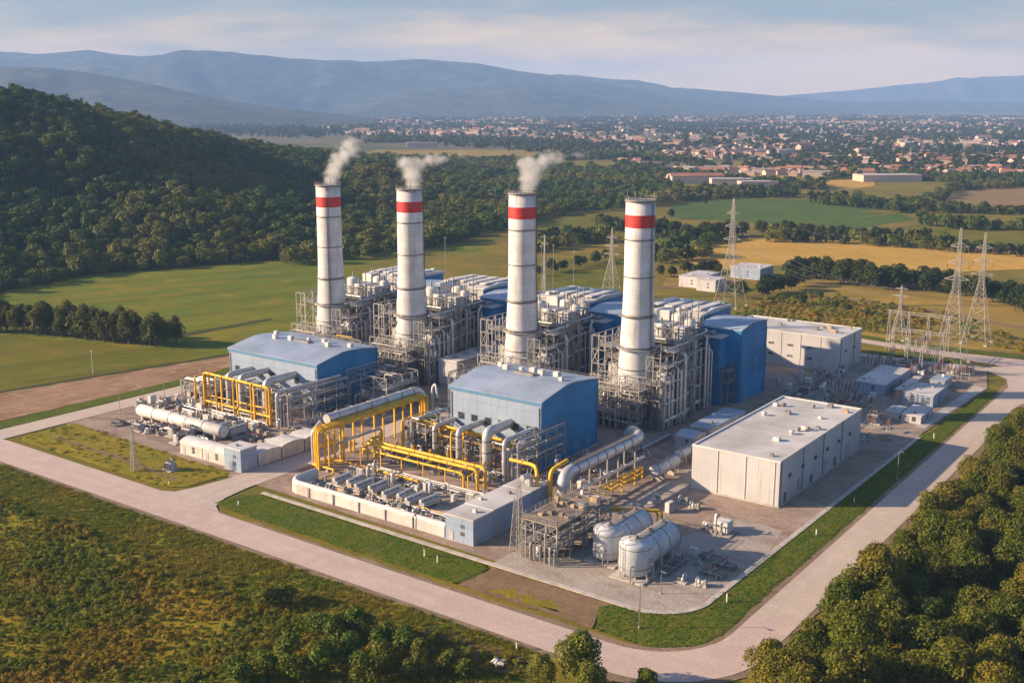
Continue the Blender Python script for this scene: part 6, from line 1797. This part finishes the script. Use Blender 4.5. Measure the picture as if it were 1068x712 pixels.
for i, q in enumerate([(-186, 191.8, -146, 191.8, 5), (-190, 206.4, -152, 206.4, 4), (-184, 177.6, -144, 177.6, 3), (-270, 201.8, -232, 201.8, 5), (-272, 188.9, -228, 189.2, 4), (-264, 182.9, -234, 182.9, 3), (-224, 203, -224, 232, 5),
                       (-143.5, 200, -143.5, 250, 5), (-136, 242, -136, 262, 4), (-126, 286, -126, 352, 5), (-206.9, 246, -188, 260, 4), (-250, 248.6, -228, 249, 4), (-262, 214.8 - 9, -240, 205.6, 3), (-276, 219, -276, 260, 4)]):
    run(('low pipe bundle behind the basin coolers', 'low pipe bundle before the middle hall', 'low pipe bundle behind the basin wall', 'low pipe bundle under the left yellow frame', 'low pipe bundle behind the long white tank',
         'low pipe bundle in front of the long white tank', 'low pipe bundle beside the left hall', 'low pipe bundle along the right wall of the middle hall', 'low pipe bundle before the rightmost boiler unit', 'low pipe bundle beside the tall blue halls',
         'slanting pipe bundle beyond the yellow bridge', 'low pipe bundle behind the left hall', 'low pipe bundle before the left process frames', 'low pipe bundle left of the left hall')[i], *q, 60 + i)
# white pump house skid on the brown yard
o = thing('compressor_skid', (-94.6, 206, 0), 'white boxed machine with pipes standing in the brown yard before the near warehouse', 'machine')
x, y = -95, 206
MB().box(x - 3.6, x + 3.8, y - 2.6, y + 2.6, 0, .3).build('base', 'yard_pale', o)
MB().bbox(x - .6, x + 2.6, y - 1.4, y + 1.6, .3, 2.7, .2).build('housing', 'white_paint', o)
MB().lathe([(.02, -1.8), (.6, -1.7), (.6, .6), (.02, .7)], (x - 1.5, y - .8, 1.3), 16, 'x').build('motor', 'lagging', o)
MB().lathe([(.45, .3), (.45, 3.0), (.02, 3.3)], (x - 1.2, y + 1.4, 0), 14).build('vessel', 'white_paint', o)
pipe(o, [(x - 2.6, y - 1.8, .3), (x - 2.6, y - 1.8, 2.0), (x + 2.4, y - 1.8, 2.0), (x + 2.4, y - 1.8, .3)], .16, 'galv', .4, 8)
pipe(o, [(x + .4, y - 2.1, .3), (x + .4, y - 2.1, 4.2), (x + .4, y - .6, 4.2)], .14, 'galv', .4, 8)
MB().bar((x + .4, y - 2.1, 3.6), (x + 1.1, y - 2.1, 4.4), .3).build('valve', 'galv_dark', o)
for k in range(5): MB().bbox(x - 3.2 + k * 1.1, x - 2.5 + k * 1.1, y - 2.5, y - 2.0, .3, .9 + .2 * (k % 2), .05).build('cabinet', 'pale_steel', o)

# ---------------------------------------------------------------- steam from the first three chimneys
def steam(lab, base, blobs, seed, dens):
    mb = MB(); rg = random.Random(seed)
    import bmesh
    bm = bmesh.new()
    for (dx, dy, dz, rx, rz_) in blobs:
        M = Matrix.Translation((base[0] + dx, base[1] + dy, base[2] + dz)) @ Matrix.Diagonal((rx, rx, rz_, 1))
        bmesh.ops.create_icosphere(bm, subdivisions=3, radius=1, matrix=M)
    me = bpy.data.meshes.new('steam'); bm.to_mesh(me); bm.free()
    me.transform(Matrix.Translation((-base[0], -base[1], -base[2])))
    o = bpy.data.objects.new('steam_plume', me); COL.objects.link(o); o.location = base
    rm = o.modifiers.new('join', 'REMESH'); rm.mode = 'VOXEL'; rm.voxel_size = .7
    m = bpy.data.materials.new('steam'); m.use_nodes = True; m.node_tree.nodes.clear()
    t = NT(m.node_tree); ou = t.n('ShaderNodeOutputMaterial'); pv = t.n('ShaderNodeVolumePrincipled')
    pv.inputs['Color'].default_value = (.97, .965, .96, 1); pv.inputs['Anisotropy'].default_value = .1
    loc_ = t.n('ShaderNodeTexCoord').outputs['Object']
    body = None                                # soft puffs: density fades from each puff's heart to its rim
    for (dx, dy, dz, rx, rz_) in blobs:
        sb = t.n('ShaderNodeVectorMath', operation='SUBTRACT'); sb.inputs[1].default_value = (dx, dy, dz); t.l(loc_, sb.inputs[0])
        sc_ = t.n('ShaderNodeVectorMath', operation='DIVIDE'); sc_.inputs[1].default_value = (rx, rx, rz_); t.l(sb.outputs[0], sc_.inputs[0])
        ln = t.n('ShaderNodeVectorMath', operation='LENGTH'); t.l(sc_.outputs[0], ln.inputs[0])
        f = t.math('SUBTRACT', 1.0, ln.outputs['Value'], True)
        w_ = t.math('MULTIPLY', f, 1.5 * max(.16, 1.25 - dz / 24 - max(0, math.hypot(dx, dy) - 5) / 22))
        body = w_ if body is None else t.math('ADD', body, w_)
    n1 = t.noise(loc_, .30, 6, .66); n2 = t.noise(loc_, .10, 2, .5)
    nn = t.math('ADD', t.math('MULTIPLY', n1, .65), t.math('MULTIPLY', n2, .35))
    d = t.math('MULTIPLY', t.math('SUBTRACT', body, t.math('MULTIPLY', t.math('SUBTRACT', nn, .36, True), 5.0), True), dens)
    t.l(d, pv.inputs['Density'])
    t.l(pv.outputs[0], ou.inputs['Volume'])
    me.materials.append(m)
    return tag(o, lab, 'steam')
ux, uy = math.cos(YAW), math.sin(YAW)
def bl(u, z, r, rz_=None): return (ux * u, uy * u, z, r * 1.45, (rz_ or r) * 1.4)
steam('tall broken steam plume rising from the leftmost chimney', (CH[0][0], CH[0][1], 61.6),
      [bl(.6, .8, 2.3), bl(1.6, 4, 2.9), bl(3.0, 7.4, 3.5), bl(4.6, 10.6, 3.8), bl(8.2, 11, 3.2), bl(10.6, 14.4, 3.7), bl(12.2, 17.4, 3.2), bl(14.2, 21.5, 3.2, 2.6), bl(6.5, 15.0, 2.4)], 1, .27)
steam('low wide steam puff above the second chimney', (CH[1][0], CH[1][1], 61.9),
      [bl(1.0, .8, 2.3), bl(1.2, 4, 3.0), bl(.6, 7, 4.0, 3.2), bl(-2.2, 9.4, 3.0, 2.6), bl(5, 9.2, 4.0, 2.9), bl(9, 9.6, 2.8, 2.0), bl(12.5, 10, 2.8, 1.7), bl(16.5, 10.6, 2.8, 1.6)], 2, .25)
steam('steam plume bending to the right from the third chimney', (CH[2][0], CH[2][1], 62.7),
      [bl(1.2, .8, 2.3), bl(1.8, 4, 2.9), bl(2.2, 7.2, 3.7), bl(5.2, 9.2, 3.6), bl(8.8, 10.6, 3.3, 2.6), bl(12.6, 11.2, 3.2, 2.0), bl(16.5, 11.4, 3.0, 1.7), bl(20.5, 12.2, 3.0, 1.6), bl(24.5, 12.6, 2.8, 1.5), bl(.2, 9.4, 2.6)], 3, .25)
o = thing('steam_vent', (-193.6, 229.5, 0), 'small bent white vent pipe at the far end of the silver duct', 'vent')
pipe(o, [(-194.4, 229.5, .2), (-194.4, 229.5, 11.6), (-193.2, 229.5, 12.8), (-192, 229, 9)], .3, 'white_paint', .8, 8)

# ---------------------------------------------------------------- the town on the plain
paint('house_white', (.50, .39, .31), .8, 0, .12, .02, 0); paint('house_ochre', (.50, .38, .27), .8, 0, .12, .02, 0)
paint('roof_red', (.29, .13, .085), .85, 0, .2, .05, 0); paint('roof_tan', (.36, .23, .16), .85, 0, .2, .05, 0); paint('roof_pale', (.42, .37, .34), .8, 0, .1, .02, 0)
structure('town_ground', poly_px([(-150, 119), (500, 117), (1300, 117), (1300, 175), (1090, 187), (960, 180), (850, 178), (700, 176), (650, 166), (380, 152), (100, 145)]), .1, 'town_floor')
def house_mesh(key, w, d, h, rise, wall, roof):
    mb = MB()
    prof = [(-d / 2, 0), (d / 2, 0), (d / 2, h), (0, h + rise), (-d / 2, h)] if rise else [(-d / 2, 0), (d / 2, 0), (d / 2, h), (-d / 2, h)]
    mb.prism(prof, -w / 2, w / 2)
    nw = len(mb.f)
    if rise:
        for s in (-1, 1):
            a = [(-w / 2 - .4, s * (d / 2 + .5), h - .1), (w / 2 + .4, s * (d / 2 + .5), h - .1), (w / 2 + .4, 0, h + rise + .25), (-w / 2 - .4, 0, h + rise + .25)]
            mb._add(a, [(0, 1, 2, 3)])
            mb._add([(p[0], p[1], p[2] + .3) for p in a], [(0, 1, 2, 3)])
    else:
        mb.box(-w / 2 - .3, w / 2 + .3, -d / 2 - .3, d / 2 + .3, h + .003, h + .5)
    me = bpy.data.meshes.new(key); me.from_pydata(mb.v, [], mb.f)
    me.materials.append(MATS[wall]); me.materials.append(MATS[roof])
    me.polygons.foreach_set('material_index', [0] * nw + [1] * (len(mb.f) - nw))
    return me
HM = [(house_mesh('red_house', 11, 9, 5, 2.4, 'house_white', 'roof_red'), 'white house with a red tiled roof in the town on the plain', 'red roofed houses of the town'),
      (house_mesh('tan_house', 13, 8, 4.5, 2, 'house_white', 'roof_tan'), 'pale house with a tan roof in the town on the plain', 'tan roofed houses of the town'),
      (house_mesh('pale_house', 17, 10, 6, 0, 'house_white', 'roof_pale'), 'pale flat roofed block in the town on the plain', 'pale flat blocks of the town'),
      (house_mesh('ochre_house', 10, 9, 6.5, 2.4, 'house_ochre', 'roof_red'), 'ochre house with a red roof in the town on the plain', 'ochre houses of the town')]
rg = random.Random(41)
TOWN_NEAR = [[(700, 178), (860, 177), (1085, 178), (1085, 186), (985, 183), (880, 186), (720, 181)], [(780, 165), (940, 163), (1085, 165), (1085, 175), (900, 174), (790, 172)], [(690, 160), (760, 160), (780, 166), (700, 170)],
             [(640, 168), (690, 171), (690, 174), (640, 171)]]
spots = []
for i, q in enumerate(TOWN_NEAR):
    spots += spread(poly_px(q), 17, 500 + i, 6000, (150, 110, 40, 6)[i], lambda x, y: .25 + .75 * (fbm(x, y, 220, 21) > .45))
spots = spots[:285]
for x, y in spots:
    k_ = rg.choices(range(4), (5, 3, 3, 1))[0]; me, lab, grp = HM[k_]
    o = bpy.data.objects.new('town_house', me); COL.objects.link(o); o.location = (x, y, -.1)
    o.rotation_euler = (0, 0, R(rg.choice((15, 15, 105, 60, 150))) + rg.uniform(-.15, .15)); s = rg.uniform(.75, 1.25); o.scale = (s * rg.uniform(.85, 1.5), s, s)
    tag(o, lab, 'house', grp)
for (px, py, w_, d_, h_, roof, lab) in [(725, 190.5, 60, 26, 8, 'roof_red', 'long low hall with a dark red roof at the edge of the town'), (762, 193, 44, 20, 7, 'roof_pale', 'pale grey flat roofed hall beside the red roofed hall'),
                                        (790, 195, 40, 18, 6, 'roof_pale', 'second pale flat roofed hall right of the first'), (925, 188.5, 70, 30, 7, 'roof_pale', 'long pale blue hall before the wood at the edge of the town'),
                                        (505, 205, 26, 12, 5, 'roof_pale', 'small pale shed in a clearing of the plain forest'), (712, 207, 24, 10, 5, 'roof_pale', 'small pale shed at the edge of the green field'),
                                        (440, 153.5, 60, 20, 9, 'roof_pale', 'pale long hall beyond the far yellow field'), (520, 211, 14, 9, 5, 'roof_pale', 'tiny pale hut among the trees behind the third chimney')]:
    x, y = g(px, py)
    o = bpy.data.objects.new('town_hall', house_mesh('hall', w_, d_, h_, 2.5 if roof == 'roof_red' else 0, 'house_white', roof)); COL.objects.link(o)
    o.location = (x, y, -.1); o.rotation_euler = (0, 0, YAW + R(rg.uniform(-10, 10))); tag(o, lab, 'hall')
# the rest of the town: thousands of roofs reading as one mass
def merge_houses(pts, seed):
    rg = np.random.default_rng(seed)
    allv = []; allf = []; allm = []; off = 0
    base = []
    for me, _, _ in HM:
        base.append((np.array([v.co[:] for v in me.vertices]), [tuple(p.vertices) for p in me.polygons], [p.material_index for p in me.polygons]))
    slot = {0: (0, 2), 1: (0, 3), 2: (0, 4), 3: (1, 2)}
    for (x, y) in pts:
        k = rg.choice(4, p=(.24, .26, .42, .08)); V, Fq, mi = base[k]
        s = rg.uniform(.5, .95) * (1.9 if rg.random() < .06 else 1); a = rg.choice((.26, 1.83, 1.05)) + rg.uniform(-.2, .2)
        c, sn = math.cos(a), math.sin(a)
        W = V * np.array((s * rg.uniform(.9, 1.8), s, s * rg.uniform(.7, 1.2)))
        W = np.stack([W[:, 0] * c - W[:, 1] * sn + x, W[:, 0] * sn + W[:, 1] * c + y, W[:, 2]], 1)
        allv.append(W); allf += [tuple(i + off for i in f) for f in Fq]; allm += [slot[k][q] for q in mi]; off += len(V)
    V = np.concatenate(allv)
    me = bpy.data.meshes.new('town'); me.from_pydata(V.tolist(), [], allf)
    for q in ('house_white', 'house_ochre', 'roof_red', 'roof_tan', 'roof_pale'): me.materials.append(MATS[q])
    me.polygons.foreach_set('material_index', allm); me.update()
    o = bpy.data.objects.new('town', me); COL.objects.link(o)
    return tag(o, 'distant town of pale walls and red roofs spread over the plain', 'town', kind='stuff')
TP = poly_px([(300, 128), (440, 124.5), (700, 122), (1085, 122), (1085, 163), (940, 160), (780, 162), (690, 158), (560, 148), (380, 142)])
tp = spread(TP, 13, 900, 40000, 12000, lambda x, y: (.12 + .88 * (fbm(x, y, 420, 23) > .46)) * min(1, (math.hypot(x, y) / 2400) ** .7))
merge_houses(tp, 4)
TT = poly_px([(200, 130), (440, 124.5), (700, 122), (1085, 122), (1085, 188), (960, 182), (780, 182), (690, 176), (560, 160), (380, 146), (200, 142)])
tt = spread(TT, 11, 901, 50000, 17000, lambda x, y: .16 + .84 * (fbm(x, y, 300, 29) > .49))
o = stuff_points('town_trees', np.array([(x, y, -.3) for x, y in tt]), RNG.uniform(.6, 1.35, len(tt)), ['far0', 'far1', 'far2'])
tag(o, 'dark tree masses between the houses of the town', 'trees')
# ---------------------------------------------------------------- sun, sky, air, camera
SUN_EL = 20.5
sd = Vector((-.80, -.60, 0)).normalized()
to_sun = Vector((sd.x * math.cos(R(SUN_EL)), sd.y * math.cos(R(SUN_EL)), math.sin(R(SUN_EL))))
sl = bpy.data.lights.new('sun', 'SUN'); sl.energy = 5.0; sl.angle = R(.5); sl.color = (1.0, .73, .47)
so = bpy.data.objects.new('sun', sl); COL.objects.link(so)
so.rotation_euler = (-to_sun).to_track_quat('-Z', 'Y').to_euler()
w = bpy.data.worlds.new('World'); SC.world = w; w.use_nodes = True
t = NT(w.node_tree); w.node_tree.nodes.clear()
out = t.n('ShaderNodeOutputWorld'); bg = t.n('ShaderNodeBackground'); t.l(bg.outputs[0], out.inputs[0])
sky = t.n('ShaderNodeTexSky'); sky.sky_type = 'NISHITA'; sky.sun_disc = False
sky.sun_elevation = R(SUN_EL); sky.sun_rotation = math.atan2(to_sun.x, to_sun.y)
sky.altitude = 200; sky.air_density = 1.0; sky.dust_density = 1.0; sky.ozone_density = 2.0
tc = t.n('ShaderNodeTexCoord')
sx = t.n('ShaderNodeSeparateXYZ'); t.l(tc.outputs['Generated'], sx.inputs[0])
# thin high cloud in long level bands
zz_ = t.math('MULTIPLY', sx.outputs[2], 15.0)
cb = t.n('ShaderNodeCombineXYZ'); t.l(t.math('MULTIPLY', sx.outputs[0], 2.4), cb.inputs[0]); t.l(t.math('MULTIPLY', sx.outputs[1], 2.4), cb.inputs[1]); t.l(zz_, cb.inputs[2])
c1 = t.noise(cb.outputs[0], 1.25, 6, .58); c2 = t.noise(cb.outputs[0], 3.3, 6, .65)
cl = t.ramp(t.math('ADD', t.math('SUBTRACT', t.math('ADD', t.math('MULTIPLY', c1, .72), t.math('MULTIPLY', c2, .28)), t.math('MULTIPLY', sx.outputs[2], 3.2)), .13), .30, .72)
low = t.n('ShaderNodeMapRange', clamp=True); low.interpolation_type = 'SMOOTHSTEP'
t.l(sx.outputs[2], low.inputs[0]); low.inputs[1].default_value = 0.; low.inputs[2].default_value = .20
air = t.mix(low.outputs[0], (.48, .39, .345), (1.1, 1.06, 1.14))      # low sky dimmed and warmed by tint; upper sky kept bright for fill
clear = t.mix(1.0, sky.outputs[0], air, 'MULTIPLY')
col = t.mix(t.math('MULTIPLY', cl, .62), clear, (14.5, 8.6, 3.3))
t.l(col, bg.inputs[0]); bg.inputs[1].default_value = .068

hz = MB().box(-13600, 6600, -2600, 14100, -6.5, 600)
m = bpy.data.materials.new('haze'); m.use_nodes = True; m.node_tree.nodes.clear()
t = NT(m.node_tree); out = t.n('ShaderNodeOutputMaterial'); pv = t.n('ShaderNodeVolumePrincipled')
pv.inputs['Density'].default_value = 9.8e-5
pv.inputs['Color'].default_value = (.34, .57, 1.0, 1)
pv.inputs['Anisotropy'].default_value = .0
t.l(pv.outputs[0], out.inputs['Volume'])
MATS['haze'] = m
tag(hz.build('haze', 'haze'), kind='stuff')

cam = bpy.data.cameras.new('camera'); cam.sensor_width = 36; cam.lens = F_PX / 1068 * 36
cam.clip_start = 1; cam.clip_end = 60000
co = bpy.data.objects.new('camera', cam); COL.objects.link(co)
co.location = (0, 0, CAM_H); co.rotation_euler = (R(90) - PITCH, 0, YAW)
SC.camera = co
SC.view_settings.view_transform = 'Standard'; SC.view_settings.look = 'None'
SC.view_settings.gamma = 1; SC.view_settings.exposure = 1.2
SC.render.engine = 'CYCLES'
cy = SC.cycles
cy.use_denoising = True
try: cy.denoiser = 'OPENIMAGEDENOISE'
except Exception: pass
cy.max_bounces = 4; cy.diffuse_bounces = 2; cy.glossy_bounces = 2; cy.transmission_bounces = 2; cy.volume_bounces = 2; cy.transparent_max_bounces = 6
cy.caustics_reflective = False; cy.caustics_refractive = False
cy.sample_clamp_indirect = 4
for o in bpy.data.objects:
    if '_o' in o: del o['_o']
